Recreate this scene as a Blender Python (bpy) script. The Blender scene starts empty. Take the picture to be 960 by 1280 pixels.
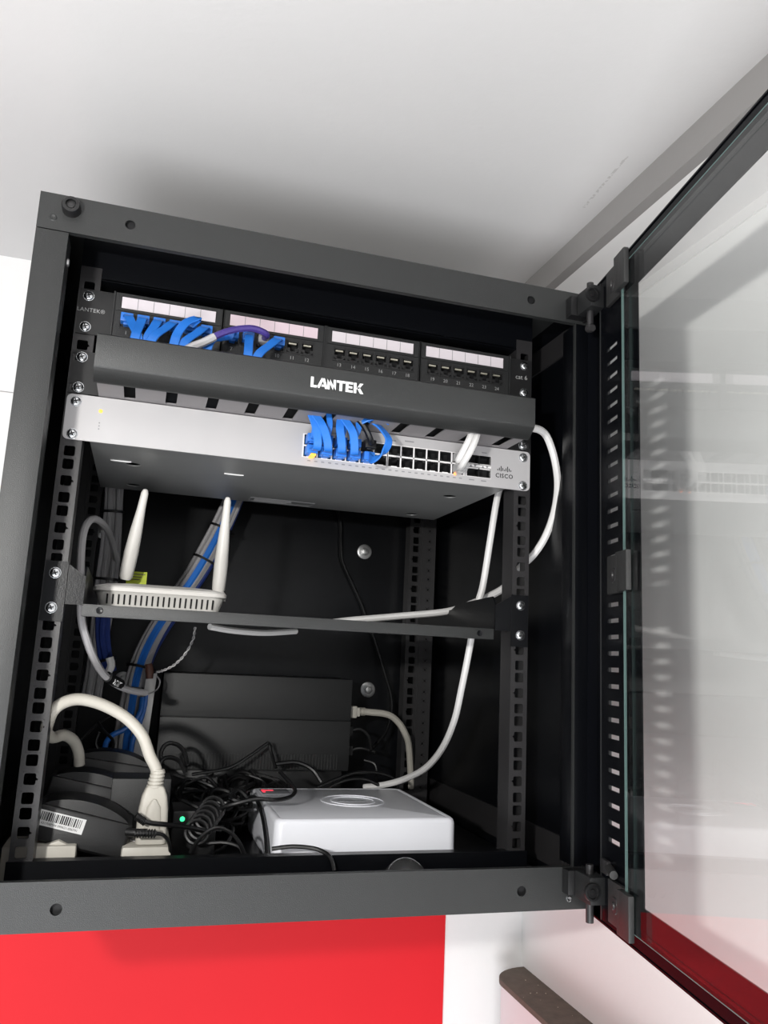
import bpy, bmesh, math, random
from mathutils import Matrix, Vector
random.seed(7)
C = bpy.context.scene.collection
SC = bpy.context.scene
ZB = 2000.0          # the rack's zero line (lower edge of the switch) hangs 2 m above the floor; lengths in mm

# ---------------------------------------------------------------- camera
cd = bpy.data.cameras.new('camera'); cam = bpy.data.objects.new('camera', cd); C.objects.link(cam)
cd.sensor_fit = 'HORIZONTAL'; cd.sensor_width = 36.0; cd.lens = 1006.8966*36.0/960.0
cd.clip_start = 0.02; cd.clip_end = 60
cam.matrix_world = Matrix(((0.956403, -0.096311, -0.275713, -0.153965),
                           (-0.288244, -0.159366, -0.944202, -0.788332),
                           (0.046997, 0.98251, -0.180179, 1.811868),
                           (0, 0, 0, 1)))
SC.camera = cam
# ---------------------------------------------------------------- world, lights, exposure
w = bpy.data.worlds.new('room_light'); SC.world = w; w.use_nodes = True
bg = w.node_tree.nodes['Background']; bg.inputs[0].default_value = (0.93, 0.965, 1.0, 1); bg.inputs[1].default_value = 0.55
SC.view_settings.view_transform = 'Standard'; SC.view_settings.look = 'None'
SC.view_settings.gamma = 1; SC.view_settings.use_curve_mapping = False
SC.view_settings.exposure = -0.48
def area(name, loc, target, sx, sy, power, col=(1, 1, 1)):
    l = bpy.data.lights.new(name, 'AREA'); l.shape = 'RECTANGLE'; l.size = sx; l.size_y = sy; l.energy = power; l.color = col
    o = bpy.data.objects.new(name, l); C.objects.link(o); o.location = loc
    o.rotation_euler = (Vector(target)-Vector(loc)).to_track_quat('-Z', 'Y').to_euler()
    return o
# a small bright lamp beside the photographer, level with the rack, and an added area light standing in for daylight bounced up from below
area('lamp_left', (-0.528, -0.902, 1.925), (0.44, 0.05, 1.9), 0.07, 0.03, 12.5, (1.0, 0.985, 0.95))
area('low_bounce_light', (-0.75, -2.0, 0.45), (0.0, 0.1, 2.2), 1.5, 0.8, 66, (0.97, 0.98, 1.0))

# ---------------------------------------------------------------- materials
def mat(name, col, rough=0.5, metal=0.0, spec=0.5, bump=0.0, bscale=400.0, var=0.0, vscale=20.0, emit=None, estr=0.0, coat=0.0):
    m = bpy.data.materials.new(name); m.use_nodes = True
    nt = m.node_tree; b = nt.nodes['Principled BSDF']
    b.inputs['Base Color'].default_value = (*col, 1); b.inputs['Roughness'].default_value = rough
    b.inputs['Metallic'].default_value = metal; b.inputs['Specular IOR Level'].default_value = spec
    b.inputs['Coat Weight'].default_value = coat
    if emit: b.inputs['Emission Color'].default_value = (*emit, 1); b.inputs['Emission Strength'].default_value = estr
    tc = nt.nodes.new('ShaderNodeTexCoord')
    if bump:
        n = nt.nodes.new('ShaderNodeTexNoise'); n.inputs['Scale'].default_value = bscale; n.inputs['Detail'].default_value = 3
        bp = nt.nodes.new('ShaderNodeBump'); bp.inputs['Strength'].default_value = bump; bp.inputs['Distance'].default_value = 0.001
        nt.links.new(tc.outputs['Object'], n.inputs['Vector']); nt.links.new(n.outputs['Fac'], bp.inputs['Height'])
        nt.links.new(bp.outputs['Normal'], b.inputs['Normal'])
    if var:
        n = nt.nodes.new('ShaderNodeTexNoise'); n.inputs['Scale'].default_value = vscale; n.inputs['Detail'].default_value = 4
        mr = nt.nodes.new('ShaderNodeMapRange'); mr.inputs['To Min'].default_value = 1-var; mr.inputs['To Max'].default_value = 1+var
        mx = nt.nodes.new('ShaderNodeVectorMath'); mx.operation = 'SCALE'; mx.inputs[0].default_value = col
        nt.links.new(tc.outputs['Object'], n.inputs['Vector']); nt.links.new(n.outputs['Fac'], mr.inputs['Value'])
        nt.links.new(mr.outputs['Result'], mx.inputs['Scale']); nt.links.new(mx.outputs['Vector'], b.inputs['Base Color'])
    return m
M = {}
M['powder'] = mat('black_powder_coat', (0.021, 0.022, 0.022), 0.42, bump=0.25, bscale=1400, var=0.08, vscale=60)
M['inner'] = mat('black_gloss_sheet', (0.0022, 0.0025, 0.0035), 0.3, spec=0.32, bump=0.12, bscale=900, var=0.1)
M['rail'] = mat('black_rail_steel', (0.022, 0.021, 0.022), 0.36, spec=0.5, bump=0.1, bscale=900, var=0.1)
M['doorsheet'] = mat('black_door_sheet', (0.003, 0.0033, 0.0045), 0.2, spec=0.1, bump=0.1, bscale=900, var=0.1)
M['doorridge'] = mat('dark_grey_ridge', (0.025, 0.026, 0.027), 0.4, bump=0.1)
M['black'] = mat('black_plastic', (0.007, 0.007, 0.0075), 0.42, bump=0.15, bscale=1200, var=0.15)
M['dark'] = mat('dark_void', (0.004, 0.004, 0.005), 0.7, var=0.1)
M['greyblack'] = mat('charcoal_plastic', (0.012, 0.0125, 0.013), 0.45, bump=0.3, bscale=1500, var=0.1)
M['clip'] = mat('grey_rubber_clip', (0.025, 0.025, 0.025), 0.45, bump=0.2, bscale=800, var=0.1)
M['silver'] = mat('silver_faceplate', (0.43, 0.42, 0.425), 0.45, metal=0.15, bump=0.05, bscale=1800, var=0.04, vscale=30)
M['chassis'] = mat('grey_switch_case', (0.22, 0.223, 0.222), 0.42, metal=0.3, bump=0.12, bscale=1500, var=0.06)
M['fingers'] = mat('grey_duct_base', (0.20, 0.19, 0.195), 0.5, bump=0.15, bscale=1000, var=0.08)
M['steel'] = mat('zinc_screw', (0.72, 0.74, 0.76), 0.22, metal=1.0, bump=0.2, bscale=900, var=0.1, vscale=300)
M['dullsteel'] = mat('dull_bolt_steel', (0.55, 0.55, 0.55), 0.4, metal=0.9, bump=0.2, bscale=900, var=0.1, vscale=200)
M['white'] = mat('white_print', (0.80, 0.80, 0.80), 0.5, var=0.02)
M['label'] = mat('white_label_card', (0.62, 0.57, 0.60), 0.35, var=0.03, vscale=80)
M['labelpink'] = mat('pinkish_label_card', (0.62, 0.50, 0.55), 0.35, var=0.03, vscale=80)
M['contact'] = mat('metal_contacts', (0.75, 0.72, 0.6), 0.3, metal=0.7, var=0.05)
M['greyprint'] = mat('grey_print', (0.22, 0.22, 0.23), 0.5, var=0.05)
M['dimprint'] = mat('dim_white_print', (0.35, 0.35, 0.35), 0.5, var=0.05)
M['portwhite'] = mat('white_port_rib', (0.72, 0.70, 0.70), 0.4, var=0.03)
M['blue'] = mat('blue_cable', (0.022, 0.17, 0.62), 0.38, bump=0.1, bscale=300, var=0.12, vscale=60)
M['darkblue'] = mat('dark_blue_cable', (0.012, 0.03, 0.16), 0.45, bump=0.1, bscale=300, var=0.12, vscale=60)
M['purple'] = mat('purple_cable', (0.055, 0.035, 0.20), 0.4, bump=0.1, bscale=300, var=0.1)
M['wcable'] = mat('white_cable', (0.66, 0.65, 0.64), 0.42, bump=0.1, bscale=300, var=0.05, vscale=40)
M['gcable'] = mat('grey_cable', (0.40, 0.39, 0.40), 0.45, bump=0.1, bscale=300, var=0.07, vscale=40)
M['cream'] = mat('cream_plastic', (0.50, 0.475, 0.42), 0.42, bump=0.15, bscale=500, var=0.06, vscale=60)
M['cord'] = mat('black_cord', (0.006, 0.006, 0.0065), 0.36, bump=0.1, bscale=500, var=0.1)
M['router'] = mat('white_router_plastic', (0.76, 0.74, 0.70), 0.42, bump=0.12, bscale=900, var=0.03)
M['nvr'] = mat('white_recorder_plastic', (0.86, 0.87, 0.92), 0.34, bump=0.06, bscale=900, var=0.02)
M['nvrdark'] = mat('grey_recorder_print', (0.24, 0.25, 0.27), 0.3, var=0.05)
M['lime'] = mat('yellow_green_label', (0.42, 0.50, 0.01), 0.5, var=0.06, vscale=90)
M['brown'] = mat('brown_connector', (0.12, 0.05, 0.035), 0.5, var=0.2, vscale=200)
M['red'] = mat('red_wall_paint', (0.66, 0.010, 0.018), 0.6, spec=0.25, bump=0.05, bscale=60, var=0.05, vscale=3)
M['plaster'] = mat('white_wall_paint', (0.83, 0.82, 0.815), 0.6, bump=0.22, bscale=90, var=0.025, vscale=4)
M['plaster2'] = mat('white_side_wall_paint', (0.88, 0.88, 0.87), 0.55, bump=0.25, bscale=110, var=0.02, vscale=4)
M['greytrim'] = mat('grey_soffit_edge', (0.28, 0.27, 0.265), 0.55, bump=0.15, bscale=120, var=0.05, vscale=8)
M['floor'] = mat('pale_floor', (0.62, 0.61, 0.60), 0.5, bump=0.1, bscale=40, var=0.06, vscale=3)
M['dust'] = mat('dusty_brown_top', (0.135, 0.105, 0.085), 0.85, bump=0.6, bscale=260, var=0.35, vscale=70)
M['dustbit'] = mat('pale_dust_flecks', (0.45, 0.38, 0.30), 0.9, var=0.3)
M['bodywhite'] = mat('white_painted_body', (0.80, 0.79, 0.82), 0.4, bump=0.05, bscale=60, var=0.02)
M['ledamber'] = mat('amber_led', (0.9, 0.4, 0.05), 0.4, emit=(1.0, 0.42, 0.05), estr=1.6)
M['ledorange'] = mat('orange_led', (0.9, 0.3, 0.08), 0.4, emit=(1.0, 0.25, 0.08), estr=2.2)
M['ledred'] = mat('red_led', (0.9, 0.05, 0.08), 0.4, emit=(1.0, 0.05, 0.09), estr=1.6)
M['ledgreen'] = mat('green_led', (0.05, 0.8, 0.3), 0.4, emit=(0.05, 1.0, 0.35), estr=2.2)
M['glassedge'] = mat('teal_glass_edge', (0.12, 0.19, 0.18), 0.15, spec=0.6, var=0.1, vscale=15)
def clear(name, tint, ior, rough=0.0, body=0.0, bodycol=(0.8, 0.8, 0.8)):
    m = bpy.data.materials.new(name); m.use_nodes = True; nt = m.node_tree; nt.nodes.clear()
    out = nt.nodes.new('ShaderNodeOutputMaterial'); tr = nt.nodes.new('ShaderNodeBsdfTransparent'); gl = nt.nodes.new('ShaderNodeBsdfGlossy')
    fr = nt.nodes.new('ShaderNodeFresnel'); mx = nt.nodes.new('ShaderNodeMixShader')
    ge = nt.nodes.new('ShaderNodeNewGeometry'); mr = nt.nodes.new('ShaderNodeMapRange')
    mr.inputs['To Min'].default_value = ior; mr.inputs['To Max'].default_value = 1/ior
    nt.links.new(ge.outputs['Backfacing'], mr.inputs['Value']); nt.links.new(mr.outputs['Result'], fr.inputs['IOR'])
    tr.inputs[0].default_value = (*tint, 1); gl.inputs['Roughness'].default_value = rough; fr.inputs['IOR'].default_value = ior
    nt.links.new(fr.outputs[0], mx.inputs[0]); nt.links.new(tr.outputs[0], mx.inputs[1]); nt.links.new(gl.outputs[0], mx.inputs[2])
    last = mx
    if body:
        df = nt.nodes.new('ShaderNodeBsdfDiffuse'); df.inputs[0].default_value = (*bodycol, 1)
        m2 = nt.nodes.new('ShaderNodeMixShader'); m2.inputs[0].default_value = body
        nt.links.new(mx.outputs[0], m2.inputs[1]); nt.links.new(df.outputs[0], m2.inputs[2]); last = m2
    nt.links.new(last.outputs[0], out.inputs[0])
    return m
M['glass'] = clear('clear_door_glass', (0.985, 0.99, 0.987), 1.62)
M['clearplug'] = clear('clear_plug_plastic', (0.85, 0.85, 0.85), 1.5, 0.05, 0.30)
M['cleardome'] = clear('clear_dome_plastic', (0.9, 0.9, 0.9), 1.45, 0.03, 0.03)
# ceiling: rough white paint with a scuffed dotted scratch
def ceiling_mat():
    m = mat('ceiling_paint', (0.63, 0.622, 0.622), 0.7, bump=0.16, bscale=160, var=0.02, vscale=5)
    nt = m.node_tree; b = nt.nodes['Principled BSDF']
    src = b.inputs['Base Color'].links[0].from_socket
    tc = nt.nodes.new('ShaderNodeTexCoord'); mp = nt.nodes.new('ShaderNodeMapping')
    mp.inputs['Location'].default_value = (-0.299, 0.060, 0)
    nt.links.new(tc.outputs['Object'], mp.inputs['Vector'])
    sx = nt.nodes.new('ShaderNodeSeparateXYZ'); nt.links.new(mp.outputs[0], sx.inputs[0])
    def math_(op, a, bb=None):
        n = nt.nodes.new('ShaderNodeMath'); n.operation = op
        for i, v in enumerate((a, bb)):
            if v is None: continue
            if isinstance(v, (int, float)): n.inputs[i].default_value = v
            else: nt.links.new(v, n.inputs[i])
        return n.outputs[0]
    # line along local y, slightly skewed
    dx = math_('ABSOLUTE', math_('SUBTRACT', sx.outputs[0], math_('MULTIPLY', sx.outputs[1], 0.08)))
    inx = math_('LESS_THAN', dx, 0.0016); iny = math_('LESS_THAN', math_('ABSOLUTE', sx.outputs[1]), 0.052)
    ns = nt.nodes.new('ShaderNodeTexNoise'); ns.inputs['Scale'].default_value = 190
    nt.links.new(tc.outputs['Object'], ns.inputs['Vector'])
    f = math_('MULTIPLY', math_('MULTIPLY', inx, iny), math_('GREATER_THAN', ns.outputs['Fac'], 0.50))
    f = math_('MULTIPLY', f, 0.35)
    mx = nt.nodes.new('ShaderNodeMix'); mx.data_type = 'RGBA'
    nt.links.new(f, mx.inputs['Factor']); nt.links.new(src, mx.inputs[6]); mx.inputs[7].default_value = (0.25, 0.24, 0.23, 1)
    nt.links.new(mx.outputs[2], b.inputs['Base Color'])
    return m
M['ceiling'] = ceiling_mat()

# ---------------------------------------------------------------- mesh helpers (mm, rack coordinates)
class MB:
    def __init__(s, xf=None): s.v = []; s.f = []; s.m = []; s.cur = 0; s.xf = xf
    def add(s, vs, fs):
        o = len(s.v)
        for p in vs: s.v.append(tuple(s.xf(*p)) if s.xf else tuple(p))
        for f in fs: s.f.append([i+o for i in f]); s.m.append(s.cur)
        return s
    def box(s, x0, x1, y0, y1, z0, z1):
        return s.add([(x, y, z) for z in (z0, z1) for y in (y0, y1) for x in (x0, x1)],
                     [(0, 2, 3, 1), (4, 5, 7, 6), (0, 1, 5, 4), (2, 6, 7, 3), (0, 4, 6, 2), (1, 3, 7, 5)])
    def prism(s, prof, a0, a1, axes='yzx'):
        # prof lives in axes[0], axes[1]; extruded along axes[2] from a0 to a1
        ix = ['xyz'.index(c) for c in axes]; n = len(prof)
        def P(p, a):
            r = [0, 0, 0]; r[ix[0]] = p[0]; r[ix[1]] = p[1]; r[ix[2]] = a; return tuple(r)
        vs = [P(p, a0) for p in prof]+[P(p, a1) for p in prof]
        return s.add(vs, [tuple(range(n))[::-1], tuple(range(n, 2*n))]+[(i, (i+1) % n, n+(i+1) % n, n+i) for i in range(n)])
    def rings(s, rings, closed=False, caps=True):
        n = len(rings[0]); k = len(rings); vs = [p for r in rings for p in r]; fs = []
        for i in range(k if closed else k-1):
            a = i*n; b = ((i+1) % k)*n
            fs += [(a+j, a+(j+1) % n, b+(j+1) % n, b+j) for j in range(n)]
        if caps and not closed: fs += [tuple(range(n))[::-1], tuple(range((k-1)*n, k*n))]
        return s.add(vs, fs)
    def lathe(s, o, d, prof, n=16):
        o = Vector(o); d = Vector(d).normalized(); a = d.orthogonal().normalized(); b = d.cross(a)
        return s.rings([[tuple(o+d*h+(a*math.cos(2*math.pi*j/n)+b*math.sin(2*math.pi*j/n))*max(r, .01)) for j in range(n)] for r, h in prof])
    def cyl(s, p0, p1, r0, r1=None, n=14):
        d = Vector(p1)-Vector(p0); return s.lathe(p0, d, [(r0, 0), (r1 if r1 is not None else r0, d.length)], n)
    def tube(s, pts, r, n=8, sub=6, rs=None):
        P = spline(pts, sub); fr = frames(P); R = []
        for i, (p, a, b) in enumerate(fr):
            q = r if rs is None else rs(i/(len(fr)-1))
            R.append([tuple(p+(a*math.cos(2*math.pi*j/n)+b*math.sin(2*math.pi*j/n))*q) for j in range(n)])
        return s.rings(R)
    def ribbon(s, pts, wd, t, side, sub=6):
        # flat cable; side = direction the flat width keeps to (a vector or a list of vectors, one per point)
        P = spline(pts, sub); k = len(P); R = []
        for i, p in enumerate(P):
            tg = (P[min(i+1, k-1)]-P[max(i-1, 0)]).normalized()
            if isinstance(side, list):
                q = i/(k-1)*(len(side)-1); j = min(int(q), len(side)-2); sd = Vector(side[j]).lerp(Vector(side[j+1]), q-j)
            else: sd = Vector(side)
            a = (sd-tg*sd.dot(tg)).normalized(); b = tg.cross(a)
            e = .3*t
            pr = [(-wd/2+e, -t/2), (wd/2-e, -t/2), (wd/2, -t/2+e), (wd/2, t/2-e), (wd/2-e, t/2), (-wd/2+e, t/2), (-wd/2, t/2-e), (-wd/2, -t/2+e)]
            R.append([tuple(p+a*x+b*y) for x, y in pr])
        return s.rings(R)
    def plate(s, a0, a1, b0, b1, holes, c0, c1, put):
        # a sheet in (a,b) of thickness c0..c1 with holes (ca, cb, ha, hb, outline) ; put(a,b,c) -> xyz
        A = sorted({a0, a1} | {h[0]-h[2] for h in holes} | {h[0]+h[2] for h in holes}); B = sorted({b0, b1} | {h[1]-h[3] for h in holes} | {h[1]+h[3] for h in holes})
        cell = {}
        for h in holes: cell[(round(h[0]-h[2], 4), round(h[1]-h[3], 4))] = h
        for i in range(len(A)-1):
            for j in range(len(B)-1):
                ca, cb = (A[i]+A[i+1])/2, (B[j]+B[j+1])/2
                hh = [h for h in holes if abs(ca-h[0]) < h[2] and abs(cb-h[1]) < h[3]]
                if not hh:
                    for c, fl in ((c0, 0), (c1, 1)):
                        q = [put(A[i], B[j], c), put(A[i+1], B[j], c), put(A[i+1], B[j+1], c), put(A[i], B[j+1], c)]
                        s.add(q, [(0, 1, 2, 3) if fl else (3, 2, 1, 0)])
        for ca, cb, ha, hb, ol in holes:
            n = 4*max(1, len(ol)//4) if ol else 0
            if not ol: ol = [(-ha, -hb), (ha, -hb), (ha, hb), (-ha, hb)]; inner_is_cell = True
            else: inner_is_cell = False
            if not inner_is_cell:
                outer = []
                for (x, y) in ol:
                    k = max(abs(x)/ha, abs(y)/hb); outer.append((x/k, y/k))
                # square corners
                for c, fl in ((c0, 0), (c1, 1)):
                    vs = [put(ca+x, cb+y, c) for x, y in outer]+[put(ca+x, cb+y, c) for x, y in ol]; n = len(ol)
                    s.add(vs, [((k, (k+1) % n, n+(k+1) % n, n+k) if fl else (n+k, n+(k+1) % n, (k+1) % n, k)) for k in range(n)])
            n = len(ol)
            vs = [put(ca+x, cb+y, c0) for x, y in ol]+[put(ca+x, cb+y, c1) for x, y in ol]
            s.add(vs, [(k, (k+1) % n, n+(k+1) % n, n+k) for k in range(n)])
        for (p, q) in (((a0, b0), (a1, b0)), ((a1, b0), (a1, b1)), ((a1, b1), (a0, b1)), ((a0, b1), (a0, b0))):
            s.add([put(*p, c0), put(*q, c0), put(*q, c1), put(*p, c1)], [(0, 1, 2, 3)])
        return s
    def mesh(s, name, mats, L=(0, 0, 0), bev=0.0, weld=True, sharp=38):
        me = bpy.data.meshes.new(name)
        me.from_pydata([((x-L[0])/1000, (y-L[1])/1000, (z-L[2])/1000) for x, y, z in s.v], [], s.f)
        for m in mats: me.materials.append(m)
        for p, i in zip(me.polygons, s.m): p.material_index = i
        bm = bmesh.new(); bm.from_mesh(me)
        if weld: bmesh.ops.remove_doubles(bm, verts=bm.verts, dist=2e-6)
        bmesh.ops.recalc_face_normals(bm, faces=bm.faces)
        if bev:
            ed = [e for e in bm.edges if len(e.link_faces) == 2 and e.calc_face_angle(0) > 0.6]
            bmesh.ops.bevel(bm, geom=ed, offset=bev/1000, segments=2, profile=0.6, affect='EDGES', clamp_overlap=True)
        for f in bm.faces: f.smooth = True
        bm.to_mesh(me); bm.free()
        me.set_sharp_from_angle(angle=math.radians(sharp))
        return me
def spline(pts, sub=6):
    P = [Vector(p) for p in pts]
    if len(P) < 3: return [P[0].lerp(P[1], i/sub) for i in range(sub+1)]
    Q = [P[0]*2-P[1]]+P+[P[-1]*2-P[-2]]; out = []
    for i in range(1, len(Q)-2):
        a, b, c, d = Q[i-1:i+3]
        for k in range(sub):
            t = k/sub
            out.append(0.5*((2*b)+(c-a)*t+(2*a-5*b+4*c-d)*t*t+(3*b-a-3*c+d)*t**3))
    out.append(P[-1]); return out
def frames(P):
    out = []; a = None; k = len(P)
    for i, p in enumerate(P):
        t = (P[min(i+1, k-1)]-P[max(i-1, 0)]).normalized()
        a = t.orthogonal().normalized() if a is None else (a-t*a.dot(t)).normalized()
        out.append((p, a, t.cross(a)))
    return out
def W(p): return (p[0]/1000, p[1]/1000, (p[2]+ZB)/1000)
class Thing:
    """a top-level thing: an Empty (or, with mesh=, one mesh) at its base; parts are children"""
    def __init__(s, name, base, label=None, cat=None, group=None, kind=None, mb=None, mats=None, bev=0.0, sharp=38):
        s.L = base
        data = mb.mesh(name, mats, base, bev, sharp=sharp) if mb else None
        s.o = bpy.data.objects.new(name, data); C.objects.link(s.o); s.o.location = W(base)
        if label: s.o['label'] = label
        if cat: s.o['category'] = cat
        if group: s.o['group'] = group
        if kind: s.o['kind'] = kind
    def part(s, name, mb, *mats, parent=None, bev=0.0, label=None, sharp=38, weld=True):
        me = mb if isinstance(mb, bpy.types.Mesh) else mb.mesh(name, mats, s.L, bev, weld, sharp)
        o = bpy.data.objects.new(name, me); C.objects.link(o); o.parent = parent or s.o
        if label: o['label'] = label
        return o
    def inst(s, name, me, p, parent=None, rot=None):
        o = bpy.data.objects.new(name, me); C.objects.link(o); o.parent = parent or s.o
        o.location = ((p[0]-s.L[0])/1000, (p[1]-s.L[1])/1000, (p[2]-s.L[2])/1000)
        if rot: o.rotation_euler = rot
        return o
def rrect(hx, hz, r, n=4):
    out = []
    for cx, cz, a0 in ((hx-r, hz-r, 0), (-hx+r, hz-r, 90), (-hx+r, -hz+r, 180), (hx-r, -hz+r, 270)):
        for k in range(n+1):
            a = math.radians(a0+90*k/n); out.append((cx+r*math.cos(a), cz+r*math.sin(a)))
    return out
def circ(r, n=20): return [(r*math.cos(2*math.pi*(k+.5)/n), r*math.sin(2*math.pi*(k+.5)/n)) for k in range(n)]
def text_mb(s, size, x, y, z, ext=0.15, align='CENTER', shear=0.0, off=0.0, put=None, space=1.0):
    """flat lettering in the x-z plane facing -y, as mesh"""
    cu = bpy.data.curves.new('lettering', 'FONT'); cu.body = s; cu.size = size; cu.align_x = align; cu.align_y = 'CENTER'
    cu.shear = shear; cu.offset = off; cu.space_character = space; cu.extrude = 0.0; cu.resolution_u = 2
    o = bpy.data.objects.new('lettering', cu); C.objects.link(o)
    bpy.context.view_layer.update()
    me = bpy.data.meshes.new_from_object(o)
    mb = MB()
    if put is None: put = lambda a, b: (x+a, y, z+b)
    mb.add([put(v.co.x, v.co.y) for v in me.vertices], [tuple(p.vertices) for p in me.polygons])
    bpy.data.objects.remove(o); bpy.data.curves.remove(cu); bpy.data.meshes.remove(me)
    return mb
def merge(*ms):
    r = MB()
    for m in ms:
        o = len(r.v); r.v += m.v; r.f += [[i+o for i in f] for f in m.f]; r.m += m.m
    return r
def xz(y): return lambda a, b, c: (a, c, b)
# a pan-head machine screw with a cross recess, pointing at -y, one shared mesh
def screw_mesh(name, r, m, h=2.4):
    b = MB(); b.lathe((0, 0, 0), (0, -1, 0), [(r*1.12, -.1), (r*1.12, .5), (r*1.02, .55), (r, 1.1), (r*.86, h*.8), (r*.5, h), (0, h+.1)], 18)
    b.cur = 1
    for a in (20, 110):
        ca, sa = math.cos(math.radians(a)), math.sin(math.radians(a)); q = r*.55; t = r*.13
        pts = [(-q, -t), (q, -t), (q, t), (-q, t)]
        b.prism([(x*ca-z*sa, x*sa+z*ca) for x, z in pts], -h-.25, -h+.3, 'xzy')
    return b.mesh(name, [m, M['clip']])
SCREW = screw_mesh('screw', 4.6, M['steel'])
# ---------------------------------------------------------------- the room
YB = 392; XR = 438; ZC = 352; ZS = 317; XS = 326
def struct(name, mb, *m, bev=0.0, base=(0, 0, 0)):
    return Thing(name, base, kind='structure', mb=mb, mats=list(m), bev=bev)
b = MB()
b.box(-2600, XR+60, YB+2, YB+80, -2000, 152.4)
b.box(-2600, XR+60, YB+2, YB+80, 154.0, 420)
b.box(-2600, XR+60, YB+6, YB+81, 152, 154.5)
struct('wall_back', b, M['plaster'])
struct('wall_right', MB().box(XR, XR+80, -2600, YB+40, -2000, 420), M['plaster2'])
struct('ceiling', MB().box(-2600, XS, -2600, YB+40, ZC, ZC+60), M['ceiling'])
struct('floor', MB().box(-2600, XR+60, -3600, YB+40, -2040, -2000), M['floor'])
b = MB(); b.box(XS, XS+14, -2600, YB+2, ZS, ZC+40)
struct('trim_1', b, M['greytrim'])
struct('trim_2', MB().box(XS+14, XR+10, -2600, YB+2, ZS, ZC+30), M['plaster'])
struct('trim_3', MB().box(XR-3, XR+5, -2600, YB+1, ZS-14, ZS+2), M['plaster'])
Thing('red_wall_panel', (-100, YB, -1150), 'red painted panel on the white back wall under the black cabinet', 'wall panel',
      mb=MB().box(-480, 313, YB-2.5, YB+3, -1150, -445.3), mats=[M['red']])
# white unit on the right wall
t = Thing('wall_unit', (410, 100, -840), 'white wall unit with rounded end and dusty brown top below the cabinet', 'wall unit')
def plan(x0, x1, y0, y1, r):
    return [(x1, y0), (x1, y1)]+[(x0+r*1.25-r*1.25*math.sin(math.radians(a)), y1-r+r*math.cos(math.radians(a))) for a in range(0, 91, 10)]+[(x0, y0)]
t.part('body', MB().prism(plan(383, 438, -500, 384, 45), -840, -632, 'xyz'), M['bodywhite'])
tp = t.part('top_plate', MB().prism(plan(381, 438, -500, 386, 45), -632, -625, 'xyz'), M['dust'], label='dusty brown top')
b = MB()
for k in range(46):
    x = random.uniform(384, 434); y = random.uniform(-60, 340); r = random.uniform(.5, 1.3)
    b.lathe((x, y, -625.2), (0, 0, 1), [(r, 0), (r*.7, r*.7), (0, r)], 6)
d = t.part('dust_flecks', b, M['dustbit'], parent=tp); d['kind'] = 'stuff'

# ---------------------------------------------------------------- the cabinet
cab = Thing('network_cabinet', (0, YB, -411), 'black wall-mounted network cabinet with its glass door swung open', 'cabinet')
def bar(z0, z1, holes, lip):
    b = MB(); b.plate(-277, 277, z0, z1, [(x, z, 7, 7, circ(4.6)) for x, z in holes], -63, -61.4, xz(0))
    b.box(-277, 277, -61.6, -40, z1-1.4, z1) if lip < 0 else b.box(-277, 277, -61.6, -40, z0, z0+1.4)
    b.box(-277, 277, -61.6, -57, z0-0.0, z0+1.4) if lip < 0 else b.box(-277, 277, -61.6, -57, z1-1.4, z1)
    b.cur = 1; b.box(-250, 250, -58, -56, z0+2, z1-2)  # dark sheet added behind the holes, standing in for their shade
    return b
cab.part('top_bar', bar(176.4, 211, [(-198.3, 194.3), (209, 193.8)], -1), M['powder'], M['dark'])
bb = bar(-411, -373.2, [(-196.1, -394.2), (208.3, -393.3)], 1)
cab.part('bottom_bar', bb, M['powder'], M['dark'])
b = MB(); b.box(-277, -249.5, -63, -61.4, -373.2, 175.6); b.box(-251, -249.5, -61.6, -36, -373, 175.4); b.box(-277, -275.5, -61.6, -20, -373, 175.4)
cab.part('left_stile', b, M['powder'], bev=.5)
b = MB(); b.box(262, 277, -63, -61.4, -373.2, 175.6); b.box(262, 263.5, -61.6, -36, -373, 175.4); b.box(275.5, 277, -61.6, -20, -373, 175.4)
cab.part('right_stile', b, M['inner'], bev=.5)  # darker sheet than the left stile: its shade is put into the colour
b = MB(); b.box(260.9, 262, -64, -60, -373, 175.4); cab.part('edge_catch_lip', b, M['powder'])  # paler lip added for the light caught along the stile edge
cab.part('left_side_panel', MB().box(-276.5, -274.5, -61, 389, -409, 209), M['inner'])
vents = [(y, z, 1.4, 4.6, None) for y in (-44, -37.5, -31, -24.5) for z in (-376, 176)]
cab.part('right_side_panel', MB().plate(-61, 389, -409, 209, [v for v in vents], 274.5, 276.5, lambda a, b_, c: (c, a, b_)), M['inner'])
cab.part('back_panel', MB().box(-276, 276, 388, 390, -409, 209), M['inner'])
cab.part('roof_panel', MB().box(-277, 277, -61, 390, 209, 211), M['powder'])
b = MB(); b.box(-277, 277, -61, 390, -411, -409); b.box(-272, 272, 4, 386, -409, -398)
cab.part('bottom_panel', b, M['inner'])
HZ = []
for k in range(-5, 9):
    for dz, notch in ((-38.1, 1), (-54, 0), (-66.7, 0)):
        z = dz-44.45*k
        if -366 < z < 160: HZ.append((z, notch))
def hole_outline(notch, s):
    o = rrect(4.9, 4.9, 1.7, 3)
    if notch: o = [(x-1.7*s if (abs(z) < 3.4 and x*s < 0 and abs(x) > 4) else x, z) for x, z in o]; 
    if notch:
        # insert a nick on the outer side
        i = max(range(len(o)), key=lambda q: -o[q][0]*s*10-abs(o[q][1])*.01)
        o = [p for p in o]
        pts = rrect(4.9, 4.9, 1.7, 3)
        out = []
        n = len(pts)
        for q in range(n):
            p, r = pts[q], pts[(q+1) % n]; out.append(p)
            if p[0]*s < -4.8 and r[0]*s < -4.8: out += [(p[0], p[1]*.45), (p[0]-1.9*s, 0), (p[0], r[1]*.45)]
        o = out
    return o
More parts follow.
